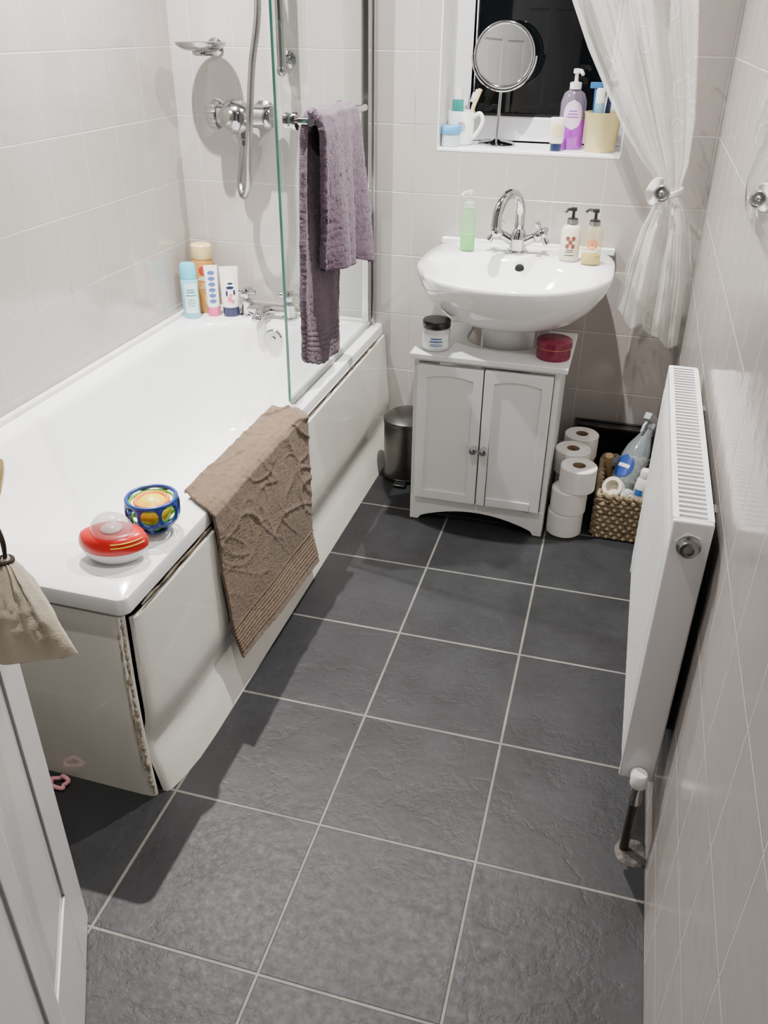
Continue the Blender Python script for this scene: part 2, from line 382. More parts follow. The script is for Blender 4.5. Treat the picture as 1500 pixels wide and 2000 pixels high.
# bath mixer
tp_ = MB(); ty = 1.957
for x in (-.915, -.80): tp_.lathe(x, ty, [(.020, ZR), (.020, ZR+.005), (.015, ZR+.008), (.0145, ZR+.03), (.016, ZR+.033), (.014, ZR+.042)], 20)
tp_.cyl((-.915, ty, ZR+.02), (-.80, ty, ZR+.02), .0145)
tp_.tube(smooth([(-.8575, ty, ZR+.02), (-.8575, ty-.03, ZR+.026), (-.8575, ty-.065, ZR+.022), (-.8575, ty-.075, ZR+.012)], 6), .0135, 14)
tap = tp_.build('mixer_tap', m_chrome, bath)
def cross(c, ax, s=1., k=1.45):
    c = V(c); ax = V(ax).normalized(); a = ax.orthogonal().normalized(); bb = ax.cross(a); mb = MB()
    a, bb = (a+bb).normalized(), (a-bb).normalized()
    mb.turn(c, ax, [(.007*s, -.014*s), (.0105*s, 0), (.0105*s, .010*s), (.0075*s, .014*s), (.0005, .0145*s)], 18)
    for q in (a, bb, -a, -bb):
        mb.turn(c+ax*.005*s, q, [(.0040*s*k, 0), (.0034*s*k, .014*s), (.0046*s*k, .018*s), (.0046*s*k, .023*s), (.001, .025*s)], 14)
    return mb
for x in (-.915, -.80): cross((x, ty, ZR+.056), (0, 0, 1), 1.05).build('handle', m_chrome, tap)
# ------------------------------------------------------------------ shower screen
GX = -.595
scr = thing('shower_screen', 'clear glass bath screen with a green edge and chrome towel rail', 'shower screen', (GX, 1.7, ZR))
MB().box(GX-.002, GX+.002, 1.4375, 1.985, ZR+.008, 1.32).build('glass_pane', m_glass, scr)
MB().box(GX-.0022, GX+.0022, 1.435, 1.4378, ZR+.008, 1.32).build('glass_edge', m_gedge, scr)
MB().box(GX-.013, GX+.013, 1.975, 1.9995, ZR+.002, 1.34).box(GX-.009, GX+.009, 1.945, 1.9752, ZR+.01, 1.33).build('wall_profile', m_chrome, scr, bevel=.002)
MB().box(GX-.005, GX+.005, 1.445, 1.97, ZR+.001, ZR+.013).build('bottom_seal', M('translucent_seal', (.45, .46, .44), .3), scr, bevel=.002)
RZ, RXx = .848, -.556
rl = MB().cyl((RXx, 1.495, RZ), (RXx, 1.815, RZ), .0068)
rail = rl.build('towel_rail', m_chrome, scr)
for y in (1.508, 1.795):
    MB().turn((GX-.014, y, RZ), (1, 0, 0), [(.003, 0), (.013, .001), (.014, .008), (.012, .012), (.012, .0165), (.015, .018), (.015, .024), (.007, .027), (.007, .046), (.001, .048)]).build('rail_mount', m_chrome, rail)
# towel
def towel(u, v):
    tab = [(0, V((-.569, 1.560, .402))), (.25, V((-.5695, 1.563, .53))), (.5, V((-.570, 1.590, .70))), (.6, V((-.5700, 1.604, .835))), (.63, V((-.5660, 1.606, .856))), (.66, V((-.556, 1.606, .864))), (.69, V((-.5450, 1.606, .856))), (.72, V((-.538, 1.608, .83))), (.85, V((-.532, 1.617, .70))), (1, V((-.528, 1.621, .580)))]
    hw = lerp_tab([(0, .112), (.5, .116), (.62, .100), (.7, .096), (1, .101)], v)
    c = lerp_tab(tab, v); s = u*2-1
    am = .0052 if v < .6 else (.0016 if v < .72 else .0105*(v-.72)/.28+.0016)
    fold = am*math.sin(s*4.6+.8*v*4)+am*.8*math.sin(s*8.5+2+v*5)
    z = c.z+.018*noise.noise(V((s*1.3, v*2, 3)))*(1 if v in (0, 1) else .5)
    if v < .6: z += .022*(s*s-.4)*(1-v/.6)-.02*s*(1-v/.6)
    if v > .72: z += -.012*s*(v-.72)/.28
    fz = .0011*noise.noise(V((s*30, v*90, 1)))+.0010*noise.noise(V((s*60, v*170, 6)))
    x = c.x+fold*(1 if v > .6 else .8)+fz
    if v < .6: x = max(x, -.582+abs(fz))
    if v < .6 and .05 < v < .13: x += .0012*math.sin((v-.05)/.08*2*pi*4)
    return V((x, c.y+s*hw+.004*noise.noise(V((v*14, s*.6, 4)))+.0014*noise.noise(V((v*120, s*3, 8))), z))
tw = MB().grid(towel, 110, 320).build('towel', m_purple, None, (-.555, 1.6, .39), solid=.013, ang=180)
tag(tw, 'purple terry towel folded over the chrome rail of the glass screen', 'towel')
# bath mat
def ridge(x, y, z, w): return max(0, 1-abs(noise.noise(V((x, y, z))))*w)**2
def mat(u, v):
    tab = [(0, V((-.628, 0, .335))), (.06, V((-.618, 0, .3485))), (.10, V((-.606, 0, .3445))), (.2, V((-.575, 0, .3445))), (.228, V((-.564, 0, .3425))), (.245, V((-.5575, 0, .335))), (.265, V((-.556, 0, .32))), (.6, V((-.5425, 0, .19))), (.82, V((-.534, 0, .10))), (1, V((-.516, 0, .045)))]
    c = lerp_tab(tab, v)
    y0 = lerp_tab([(0, 1.055), (.1, 1.035), (.235, 1.005), (.6, .992), (1, .982)], v)
    y1 = lerp_tab([(0, 1.40), (.235, 1.412), (.6, 1.385), (1, 1.350)], v)
    y = y0+(y1-y0)*u+.002*noise.noise(V((v*9, u*.5, 2)))
    n = noise.noise(V((u*2.2+v*1.2, v*4-u*2, .3)))
    k = max(0, 1-max(0, (v-.5)/.32))*(.3+.7*u)
    fz = .0007*noise.noise(V((u*46, v*80, 2)))+.0007*noise.noise(V((u*90, v*160, 5)))
    w_ = .0042*n+(.0045*ridge(u*1.6+v*2.0, v*4.4-u*3.2, 8, 10)+.0034*ridge(u*2.6-v*1.0, v*6-u*4, 3, 12)+.0026*ridge(u*4+v*3, v*5-u*6, 12, 11))*k+fz
    if v < .22: p = V((c.x, y, c.z+max(w_, -.001)+.003))
    else: p = V((c.x+max(w_, -.002)+.0035, y, c.z))
    if v > .22: p.z += (.038-.042*u)*(v-.22)/.78
    if .80 < v < .97: p.x += .0018*math.sin((v-.80)/.17*2*pi*8)
    return p
mt = MB().grid(mat, 130, 340).build('bath_mat', m_brown, None, (-.55, 1.2, .05), solid=.004, ang=180)
tag(mt, 'brown terry bath mat draped over the edge of the bath', 'bath mat')
# ------------------------------------------------------------------ toys
ty1 = thing('lattice_ball_toy', 'blue open lattice toy with round holes and a yellow ball inside', 'toy', (-.614, .938, ZR))
def lattice(c, r, nphi, rows, hole, q0=.5, q1=.9):
    mb = MB(); c = V(c)
    def sp(a, t): return c+V((math.sin(t)*math.cos(a), math.sin(t)*math.sin(a), math.cos(t)))*r
    for j in range(rows):
        t0 = pi*(q0+(q1-q0)*j/rows); t1 = pi*(q0+(q1-q0)*(j+1)/rows)
        for i in range(nphi):
            a0 = 2*pi*(i+.5*(j % 2))/nphi; a1 = a0+2*pi/nphi; vs = []; fs = []; K = 24
            for k in range(K):
                th_ = 2*pi*k/K; cx, sy = math.cos(th_), math.sin(th_); q = 1/max(abs(cx), abs(sy))
                for f_ in (q, hole):
                    vs.append(sp((a0+a1)/2+(a1-a0)/2*cx*f_, (t0+t1)/2+(t1-t0)/2*sy*f_))
            for k in range(K): fs.append((2*k, 2*((k+1) % K), 2*((k+1) % K)+1, 2*k+1))
            mb.add(vs, fs)
    t1 = pi*q1
    mb.loft([[sp(2*pi*k/32, t1) for k in range(32)], [sp(2*pi*k/32, pi*.97) for k in range(32)]], True, False, True)
    return mb
bc = V((-.614, .938, ZR+.0405))
rim_r = .039*math.sin(.37*pi); rim_z = .039*math.cos(.37*pi)
lattice(bc, .039, 8, 2, .88, .37, .86).build('outer_bowl', pl('blue_toy_plastic', (.010, .045, .26), .3), ty1, solid=.0032)
MB().tube([bc+V((rim_r*math.cos(a*pi/20), rim_r*math.sin(a*pi/20), rim_z)) for a in range(40)], .0030, 10, True).build('bowl_rim', bpy.data.materials['blue_toy_plastic'], ty1)
MB().tube([bc+V((.0320*math.cos(a*pi/20), .0320*math.sin(a*pi/20), .010)) for a in range(40)], .0022, 10, True).build('green_rim', pl('green_toy_plastic', (.14, .50, .04), .3), ty1)
lattice(bc+V((0, 0, -.003)), .0325, 6, 1, .80, .60, .9).build('green_cup', bpy.data.materials['green_toy_plastic'], ty1, solid=.002)
MB().tube([bc+V((.0235*math.cos(a*pi/20), .0235*math.sin(a*pi/20), .011)) for a in range(40)], .0030, 10, True).build('orange_rim', pl('orange_toy_plastic', (.85, .24, .02), .3), ty1)
MB().ell(bc+V((0, 0, -.004)), .0265, .0265, .0225).build('yellow_ball', pl('yellow_toy_plastic', (.86, .62, .01), .35), ty1)
ty2 = thing('boat_toy', 'red and white boat shaped bath toy with a clear dome', 'toy', (-.632, .858, ZR))
A = .22; bxd = V((math.cos(A), math.sin(A), 0)); byd = V((-math.sin(A), math.cos(A), 0)); b0 = V((-.632, .858, ZR))
def hull(sc, z, k=40):
    out = []
    for i in range(k):
        a = 2*pi*i/k; x = .049*math.cos(a); y = .033*math.sin(a)*(abs(math.sin(a))**.25)
        out.append(b0+bxd*x*sc+byd*y*sc+V((0, 0, z)))
    return out
MB().loft([hull(.55, .001), hull(.76, .003), hull(.93, .012), hull(1.0, .021)]).build('hull', pl('white_toy_plastic', (.83, .83, .84), .25), ty2, ang=60)
MB().loft([hull(1.0, .021), hull(1.02, .024), hull(1.0, .033), hull(.92, .040), hull(.74, .0445), hull(.55, .0455)]).build('deck', pl('red_toy_plastic', (.62, .016, .014), .25), ty2, ang=60)
sp_ = MB()
for q, zz in ((1.01, .0335), (.955, .0385)):
    hh = hull(q, zz); sp_.tube(hh[31:39], .0008, 8)
sp_.build('deck_stripe', bpy.data.materials['yellow_toy_plastic'], ty2)
MB().ell(b0+V((0, 0, .044)), .031, .0255, .026, 28, 10, .5, 1.).build('dome', thin_glass('clear_toy_dome', (.88, .88, .88), .02, (.62, .63, .64), .34), ty2)
MB().lathe(b0.x, b0.y, [(.014, ZR+.044), (.015, ZR+.048), (.009, ZR+.052), (.001, ZR+.053)], 20).build('spinner', pl('pale_pink_toy_plastic', (.72, .50, .47), .3), ty2)
# ------------------------------------------------------------------ bottles helpers
def fphi(x, y): return math.atan2(-y, -x)
def wrap(mb, cx, cy, r, z0, z1, half, phi, n=14, rx=1., ry=1., shape='rect'):
    rows = 10
    def f(u, v):
        z = z0+(z1-z0)*v; hf = half
        if shape == 'oval': hf = half*math.sqrt(max(1e-4, 1-(2*v-1)**2))
        a = phi+hf*(2*u-1); return V((cx+r*rx*math.cos(a), cy+r*ry*math.sin(a), z))
    return mb.grid(f, n, rows)
def lines(mb, cx, cy, r, zs, half, phi, t=.0008, rx=1, ry=1):
    for i, z in enumerate(zs): wrap(mb, cx, cy, r, z-t, z+t, half*(.7+.3*((i*37) % 5)/4), phi, rx=rx, ry=ry)
    return mb
def pump(parent, x, y, z, m, s=1., phi=-1.6):
    q = MB().lathe(x, y, [(.012*s, z), (.012*s, z+.012*s), (.004*s, z+.014*s), (.0035*s, z+.028*s), (.0075*s, z+.029*s), (.0075*s, z+.037*s), (.002*s, z+.038*s)], 18)
    d = V((math.cos(phi), math.sin(phi), 0)); c = V((x, y, z+.033*s))
    q.tube([c, c+d*.018*s+V((0, 0, .001)), c+d*.025*s-V((0, 0, .005*s))], .0036*s, 10)
    return q.build('pump', m, parent)
ink = pl('dark_print', (.03, .03, .05), .5); inkw = pl('white_print', (.85, .85, .85), .4); red = pl('red_print', (.45, .03, .02), .4); navy = pl('navy_plastic', (.012, .018, .07), .3)
gold = pl('gold_print', (.45, .22, .06), .4)
# bottles on the bath
x, y, z = -1.044, 1.9, ZR
t = thing('shampoo_bottle', 'blue shampoo bottle with a pale blue cap on the bath ledge', 'bottle', (x, y, z), 'toiletries on the bath ledge')
MB().lathe(x, y, [(.020, z), (.022, z+.004), (.022, z+.095), (.0195, z+.10)], 32, 1, .8).build('body', pl('pale_blue_plastic', (.20, .55, .68), .25), t)
MB().lathe(x, y, [(.0205, z+.1005), (.021, z+.103), (.0205, z+.132), (.017, z+.137)], 32, 1, .8).build('cap', pl('sky_blue_plastic', (.10, .52, .72), .25), t)
q = MB(); p_ = fphi(x, y); wrap(q, x, y, .0225, z+.015, z+.09, .8, p_, ry=.8); q.build('label', pl('light_label', (.62, .78, .78), .4), t)
q = MB(); lines(q, x, y, .0228, [z+.074, z+.068, z+.06], .6, p_, .0014, ry=.8); lines(q, x, y, .0228, [z+.05, z+.045, z+.04, z+.034], .5, p_, ry=.8); q.build('print', pl('teal_print', (.03, .22, .30), .4), t)
x, y = -1.034, 1.9615
t = thing('shower_gel_bottle', 'tall amber shower gel bottle with a cream cap behind the blue bottle', 'bottle', (x, y, z), 'toiletries on the bath ledge')
MB().lathe(x, y, [(.028, z), (.030, z+.004), (.031, z+.07), (.030, z+.125), (.026, z+.135)], 36, 1, .8).build('body', pl('amber_gel', (.50, .24, .06), .2), t)
MB().lathe(x, y, [(.027, z+.1355), (.028, z+.138), (.027, z+.168), (.022, z+.172)], 36, 1, .8).build('cap', pl('cream_cap', (.74, .54, .25), .3), t)
p_ = fphi(x, y)+.05
q = MB(); wrap(q, x, y, .0318, z+.098, z+.122, .5, p_, ry=.8, shape='oval'); q.build('crest', red, t)
q = MB(); lines(q, x, y, .0318, [z+.092, z+.087], .75, p_, .0017, ry=.8); lines(q, x, y, .0318, [z+.075, z+.07, z+.066], .5, p_, ry=.8); q.build('print', inkw, t)
q = MB(); wrap(q, x, y, .0318, z+.02, z+.058, .45, p_+.2, ry=.8, shape='oval'); q.build('flower_picture', pl('orange_print', (.75, .33, .04), .4), t)
def tube_cos(x, y, h, w, body, cap, label, phi):
    t = thing('lotion_tube', label, 'tube', (x, y, z), 'toiletries on the bath ledge')
    d = V((-math.sin(phi), math.cos(phi), 0)); e = V((math.cos(phi), math.sin(phi), 0)); rg = []
    for zz, a, b_ in ((.024, w*.92, w*.72), (.03, w, w*.75), (h*.5, w, w*.6), (h*.8, w*1.04, w*.3), (h*.96, w*1.08, .002), (h, w*1.08, .0015)):
        rg.append([V((x, y, z+zz))+d*a*math.cos(2*pi*k/28)+e*b_*math.sin(2*pi*k/28) for k in range(28)])
    MB().loft(rg).build('body', body, t)
    rg = [[V((x, y, z+zz))+d*a*math.cos(2*pi*k/28)+e*a*.75*math.sin(2*pi*k/28) for k in range(28)] for zz, a in ((0, w*.88), (.003, w*.95), (.0235, w*.92))]
    MB().loft(rg).build('cap', cap, t)
    def on(s, zz):   # point on the front of the tube
        b_ = lerp_tab([(.024, w*.72), (.03, w*.75), (h*.5, w*.6), (h*.8, w*.3), (h*.96, .002), (h, .0015)], zz)
        return V((x, y, z+zz))+d*s*w+e*(b_*math.sqrt(max(0, 1-s*s))+.0008)
    return t, on
def patch(on, cs, cz, rs, rz, n=14): return MB().add([on(cs, cz)]+[on(cs+rs*math.cos(2*pi*k/n), cz+rz*math.sin(2*pi*k/n)) for k in range(n)], [(0, k+1, (k+1) % n+1) for k in range(n)])
ivory = pl('ivory_tube', (.82, .78, .72), .3)
t, on = tube_cos(-.997, 1.93, .128, .016, pl('white_tube', (.82, .82, .83), .3), pl('pink_cap', (.75, .08, .28), .3), 'slim white and blue patterned tube with a pink cap', fphi(-1, 1.93))
q = MB()
for k in range(6): q2 = patch(on, 0, .04+.014*k, .55, .005); q.add(q2.v, q2.f)
q.build('pattern', pl('blue_print', (.08, .12, .35), .4), t)
t, on = tube_cos(-.955, 1.945, .125, .022, ivory, navy, 'ivory floral hand cream tube with a navy cap', fphi(-.96, 1.945))
q = MB()
for cs, cz, r_ in ((-.1, .045, .28), (.25, .04, .2), (.05, .056, .18)): q2 = patch(on, cs, cz, r_, r_*.022); q.add(q2.v, q2.f)
q.build('flower_picture', pl('pink_print', (.75, .12, .25), .4), t)
q = MB()
for cs, cz, a_, b_ in ((0, .074, .45, .0035), (.05, .084, .3, .0025), (-.4, .06, .12, .008), (.45, .062, .12, .007)): q2 = patch(on, cs, cz, a_, b_); q.add(q2.v, q2.f)
q.build('print', navy, t)
# ------------------------------------------------------------------ shower valve, hose, soap dish
m_chr2 = M('darkened_chrome', (.40, .40, .41), .14, 1, var=.05)  # shower chrome darkened in place of dark surroundings to reflect
sh = thing('shower_mixer', 'chrome bar shower valve on the tiled wall with a ribbed hose', 'shower', (-.894, 1.96, .80))
c = P(470, 226, 'y', 1.942)
bd = MB().cyl((c.x-.050, 1.942, c.z), (c.x+.062, 1.942, c.z), .024, n=36).ell((c.x-.006, 1.936, c.z-.002), .040, .037, .036, 32, 20)
for s_ in (-1, 1): bd.turn((c.x+s_*.036, YB-.0005, c.z), (0, -1, 0), [(.030, 0), (.030, .006), (.020, .012), (.020, .045)])
bd.turn((c.x+.062, 1.942, c.z), (1, 0, 0), [(.024, 0), (.026, .002), (.026, .012), (.022, .017), (.001, .018)])
bd.turn((c.x+.004, 1.940, c.z-.025), (0, 0, -1), [(.017, 0), (.0165, .022), (.013, .024), (.013, .036), (.001, .037)])
bd.build('valve_body', m_chr2, sh)
kn = MB(); rg = []
for r_, d_ in ((.0255, 0), (.0300, .003), (.0310, .012), (.0295, .022), (.022, .028), (.010, .030), (.001, .0302)):
    rg.append([V((c.x-(.0505+d_), 1.942+r_*(1+(.018*math.cos(24*a) if .001 < d_ < .024 else 0))*math.cos(a), c.z+r_*(1+(.018*math.cos(24*a) if .001 < d_ < .024 else 0))*math.sin(a))) for a in [2*pi*k/144 for k in range(144)]])
kn.loft(rg).build('control_knob', m_chr2, sh)
MB().turn((c.x-.016, 1.902, c.z+.002), (-.3, -1, .15), [(.018, -.006), (.020, .003), (.017, .008), (.008, .0105), (.001, .011)], 32).build('temperature_dial', m_steel, sh)
hp = [V((c.x+.004, 1.940, c.z-.058)), P(472, 325, 'y', 1.94), P(470, 362, 'y', 1.935), P(476, 382, 'y', 1.915), P(484, 362, 'y', 1.895), P(485, 310, 'y', 1.878), P(488, 230, 'y', 1.868), P(492, 130, 'y', 1.88), P(503, 0, 'y', 1.89), V((-.835, 1.915, 1.2)), V((-.835, 1.94, 1.34))]
hp = smooth(hp, 26); rs = [.0074+.0008*(i % 2) for i in range(len(hp))]
MB().tube(hp, rs, 12).build('hose', m_hose, sh, ang=80)
rp = P(550, 130, 'y', 1.955)
MB().cyl((rp.x, 1.955, rp.z-.008), (rp.x, 1.955, 1.42), .0095, n=20).ell((rp.x, 1.955, rp.z-.008), .0115, .0115, .012).turn((rp.x, YB-.0005, rp.z+.012), (0, -1, 0), [(.018, 0), (.018, .006), (.010, .010), (.010, .045)]).turn((rp.x, YB-.0005, 1.40), (0, -1, 0), [(.018, 0), (.018, .006), (.010, .010), (.010, .045)]).build('upright_bar', m_chr2, sh)  # guessed upright chrome bar, held by two wall mounts
MB().turn((-.835, YB-.0005, 1.345), (0, -1, 0), [(.02, 0), (.02, .006), (.012, .01), (.013, .06), (.001, .062)]).build('hose_bracket', m_chrome, sh)
sd = P(392, 88, 'y', 1.925)
so = thing('soap_dish', 'round chrome soap dish on the tiled wall above the shower valve', 'soap dish', (sd.x, 1.93, sd.z))
MB().lathe(sd.x, 1.925, [(.014, sd.z-.013), (.037, sd.z-.010), (.0515, sd.z-.001), (.0545, sd.z+.006), (.0500, sd.z+.005), (.034, sd.z-.003), (.015, sd.z-.006), (.015, sd.z-.011)], 40, 1.05, 1., c0=False, c1=False).build('dish', m_chr2, so)
MB().cyl((sd.x, 1.96, sd.z-.005), (sd.x, YB-.0005, sd.z-.005), .009).turn((sd.x, YB-.0005, sd.z-.005), (0, -1, 0), [(.019, 0), (.019, .005), (.010, .009), (.010, .02)]).tube([(sd.x+.020*math.cos(a*pi/12), 1.937+.020*math.sin(a*pi/12), sd.z-.015) for a in range(24)], .006, 8, True).build('wall_bracket', m_chr2, so)
# ------------------------------------------------------------------ vanity cabinet
cb = thing('vanity_cabinet', 'white two-door cabinet standing under the basin', 'cabinet', (-.243, 1.75, 0))
cx0, cx1, cy0, cy1, cz = -.395, -.090, 1.645, 1.86, .392
bd = MB().box(cx0, cx0+.011, cy0+.001, cy1, 0, cz).box(cx1-.011, cx1, cy0+.001, cy1, 0, cz).box(cx0+.011, cx1-.011, cy0+.012, cy1, .058, .068)
bd.box(cx0+.011, cx1-.011, cy0+.001, cy0+.012, cz-.008, cz)
n = 48; vs = []; fs = []
for yy in (cy0, cy0+.011):
    for i in range(n+1):
        x = cx0+(cx1-cx0)*i/n; s_ = abs(2*i/n-1); zb = 0 if s_ > .87 else (.006+.030*math.cos(s_/.87*pi/2)**.8)
        vs += [V((x, yy, zb)), V((x, yy, .062))]
W_ = 2*(n+1)
for i in range(n):
    a = 2*i; fs += [(a, a+2, a+3, a+1), (W_+a, W_+a+1, W_+a+3, W_+a+2), (a, W_+a, W_+a+2, a+2), (a+1, a+3, W_+a+3, W_+a+1)]
fs += [(0, 1, W_+1, W_), (2*n, W_+2*n, W_+2*n+1, 2*n+1)]
bd.add(vs, fs); bd.build('body', m_white, cb, bevel=.0012, ang=30)
# top with U notch for the pedestal
tx0, tx1, ty0, ty1_ = -.4025, -.0755, 1.631, 1.866
PX_, PY_, NR = -.223, 1.79, .085
arc = [(PX_+NR*math.cos(a), PY_-.005+NR*math.sin(a)*.95) for a in [-(pi*k/24) for k in range(25)]]
vs = []; fs = []
inn = [(PX_+NR, ty1_)]+arc+[(PX_-NR, ty1_)]
def hit(p):
    dx, dy = p[0]-PX_, p[1]-(ty1_+.02); k = 1e9
    if dx > 1e-9: k = min(k, (tx1-PX_)/dx)
    if dx < -1e-9: k = min(k, (tx0-PX_)/dx)
    if dy < -1e-9: k = min(k, (ty0-(ty1_+.02))/dy)
    return (PX_+dx*k, max(ty0, ty1_+.02+dy*k))
ou = []
for i, p in enumerate(inn):
    if i == 0: ou.append((tx1, ty1_))
    elif i == len(inn)-1: ou.append((tx0, ty1_))
    else: ou.append(hit(p))
for cxn, cyn in ((tx0, ty0), (tx1, ty0)):
    j = min(range(1, len(ou)-1), key=lambda i: (ou[i][0]-cxn)**2+(ou[i][1]-cyn)**2); ou[j] = (cxn, cyn)
mb = MB(); m_ = len(inn)
vs = [V((*p, .4045)) for p in ou]+[V((*p, .4045)) for p in inn]+[V((*p, .3925)) for p in ou]+[V((*p, .3925)) for p in inn]
for i in range(m_-1):
    fs += [(i, i+1, m_+i+1, m_+i), (2*m_+i, 3*m_+i, 3*m_+i+1, 2*m_+i+1), (i, 2*m_+i, 2*m_+i+1, i+1), (m_+i, m_+i+1, 3*m_+i+1, 3*m_+i)]
fs += [(0, m_, 3*m_, 2*m_), (m_-1, 3*m_-1, 4*m_-1, 2*m_-1)]
mb.add(vs, fs).build('top', m_white, cb, bevel=.0018, ang=30)
def cab_door(x0, x1, kx):
    z0, z1 = .066, .382; d = MB(); yb, yf = cy0-.001, cy0-.013
    d.box(x0, x1, yb-.0085, yb, z0, z1)
    s_ = .020
    d.box(x0, x0+s_, yf, yb-.006, z0, z1).box(x1-s_, x1, yf, yb-.006, z0, z1).box(x0+s_, x1-s_, yf, yb-.006, z0, z0+s_)
    n = 20; vs = []; fs = []
    for yy in (yf, yb-.006):
        for i in range(n+1):
            q = i/n; vs += [V((x0+s_+(x1-x0-2*s_)*q, yy, z1-.027+.007*math.sin(pi*q))), V((x0+s_+(x1-x0-2*s_)*q, yy, z1))]
    W = 2*(n+1)
    for i in range(n):
        a = 2*i; fs += [(a, a+2, a+3, a+1), (W+a, W+a+1, W+a+3, W+a+2), (a, W+a, W+a+2, a+2), (a+1, a+3, W+a+3, W+a+1)]
    d.add(vs, fs)
    o = d.build('door', m_white, cb, bevel=.001, ang=30)
    MB().turn((kx, yf, .205), (0, -1, 0), [(.006, 0), (.004, .004), (.004, .009), (.0085, .012), (.0095, .016), (.007, .021), (.001, .0225)]).build('knob', m_chrome, o)
cab_door(-.384, -.2445, -.2535); cab_door(-.2415, -.102, -.2315)
# ------------------------------------------------------------------ basin
bs = thing('washbasin', 'white ceramic pedestal basin with chrome mixer tap under the window', 'washbasin', (-.221, 1.79, 0))
bx, by = -.221, 1.80
def dsh(sc, z, yo=0., n=64):
    out = []
    for k in range(n):
        a = 2*pi*k/n; c_, s_ = math.cos(a), math.sin(a)
        if s_ <= 0: x = .205*math.copysign(abs(c_)**.9, c_); y = -.205*abs(s_)**.95
        else: x = .205*math.copysign(abs(c_)**.42, c_); y = .198*abs(s_)**.5
        out.append(V((bx+x*sc, by+yo+y*(sc if s_ <= 0 else 1-(1-sc)*.35), z)))
    return out
def ovl(a_, b_, z, yc=1.742, n=64): return [V((bx+a_*math.copysign(abs(math.cos(2*pi*k/n))**.92, math.cos(2*pi*k/n)), yc+b_*math.copysign(abs(math.sin(2*pi*k/n))**.92, math.sin(2*pi*k/n)), z)) for k in range(64)]
def pc(r, z): return [V((bx+r*math.cos(2*pi*k/64), 1.79+r*math.sin(2*pi*k/64), z)) for k in range(64)]
rings = [pc(.055, .438), dsh(.36, .440, -.0), dsh(.55, .449), dsh(.72, .466), dsh(.86, .492), dsh(.95, .52), dsh(.99, .54), dsh(1.0, .549), dsh(.998, .555), dsh(.985, .5585),
         ovl(.182, .132, .5575), ovl(.176, .126, .554), ovl(.165, .117, .54), ovl(.14, .099, .51), ovl(.10, .07, .48), ovl(.05, .035, .464), ovl(.018, .018, .460)]
MB().loft(rings).build('bowl', m_ceramic, bs, ang=60)
MB().box(bx-.198, bx+.198, 1.984, 1.9985, .55, .566).build('back_upstand', m_ceramic, bs, bevel=.003, seg=3)
MB().lathe(bx, 1.79, [(.066, 0), (.066, .01), (.058, .04), (.056, .3), (.058, .405), (.06, .436)], 40).build('pedestal', m_ceramic, bs)
MB().turn((bx+.004, 1.8585, .538), (0, -1, .35), [(.010, -.004), (.010, .0015), (.0075, .002), (.001, .0022)]).build('overflow_hole', m_black, bs)
MB().lathe(bx, 1.742, [(.016, .4605), (.016, .4625), (.012, .463), (.004, .462)], 24).build('drain', m_chrome, bs)
tx, tyy = -.2325, 1.918
tb = MB().lathe(tx, tyy, [(.025, .5575), (.025, .562), (.020, .566), (.0185, .585), (.0195, .592), (.015, .604), (.0115, .61)], 32)
for s_ in (-1, 1): tb.cyl((tx, tyy, .576), (tx+s_*.035, tyy-.004, .595), .0115, .0098)
tapb = tb.build('basin_tap', m_chrome, bs)
dd = V((-.0375, -.088, 0)); r_ = dd.length/2; dn_ = dd.normalized(); base = V((tx, tyy, 0)); zc = .64
pts = [base+V((0, 0, .60)), base+V((0, 0, .62))]+[base+dn_*(r_-r_*math.cos(a))+V((0, 0, zc+r_*math.sin(a))) for a in [pi*k/16 for k in range(17)]]+[base+dn_*2*r_+V((0, 0, .628))]
MB().tube(pts, [.0108]*(len(pts)-2)+[.0108, .0122], 18).build('spout', m_chrome, tapb)
for s_ in (-1, 1): cross((tx+s_*.046, tyy-.006, .601), (s_*.8, -.25, .5), 1.1).build('handle', m_chrome, tapb)
# things on the basin
z = .5588; x, y = -.343, 1.90
t = thing('soap_dispenser', 'clear pump bottle with green liquid soap left of the basin tap', 'bottle', (x, y, z), 'pump bottles on the basin')
MB().lathe(x, y, [(.015, z), (.0165, z+.003), (.0165, z+.075), (.012, z+.088), (.008, z+.092)], 28, 1, .75).build('bottle', thin_glass('green_tinted_plastic', (.72, .93, .72), .05, (.55, .82, .52), .22), t)
MB().lathe(x, y, [(.014, z+.002), (.0157, z+.004), (.0157, z+.036)], 28, 1, .74).build('liquid_soap', pl('green_soap', (.18, .68, .16), .2), t)
pump(t, x, y, z+.092, thin_glass('clear_pump_plastic', (.9, .93, .9), .1, (.75, .85, .75), .45), .95, -2.2)
x, y = -.117, 1.882
t = thing('lotion_bottle', 'cream lotion bottle with black pump and brown cross emblem', 'bottle', (x, y, z), 'pump bottles on the basin')
MB().lathe(x, y, [(.019, z), (.021, z+.003), (.021, z+.062), (.017, z+.072), (.009, z+.077)], 30, 1, .8).build('bottle', pl('cream_bottle', (.72, .66, .52), .2), t)
pump(t, x, y, z+.077, m_black, .85, -2.4)
MB().lathe(x, y, [(.0115, z+.0765), (.0115, z+.086)], 20).build('collar', m_steel, t)
p_ = fphi(x, y); q = MB()
for da, dz in ((0, 0), (.28, .008), (-.28, .008), (.28, -.008), (-.28, -.008)): wrap(q, x, y, .0215, z+.04+dz-.005, z+.04+dz+.005, .2, p_+da, ry=.8, shape='oval')
q.build('emblem', pl('brown_print', (.20, .05, .03), .4), t)
q = MB(); lines(q, x, y, .0215, [z+.024, z+.02, z+.013], .5, p_, ry=.8); q.build('print', ink, t)
x, y = -.070, 1.862
t = thing('hand_wash_bottle', 'clear hand wash bottle with black pump and orange round emblem', 'bottle', (x, y, z), 'pump bottles on the basin')
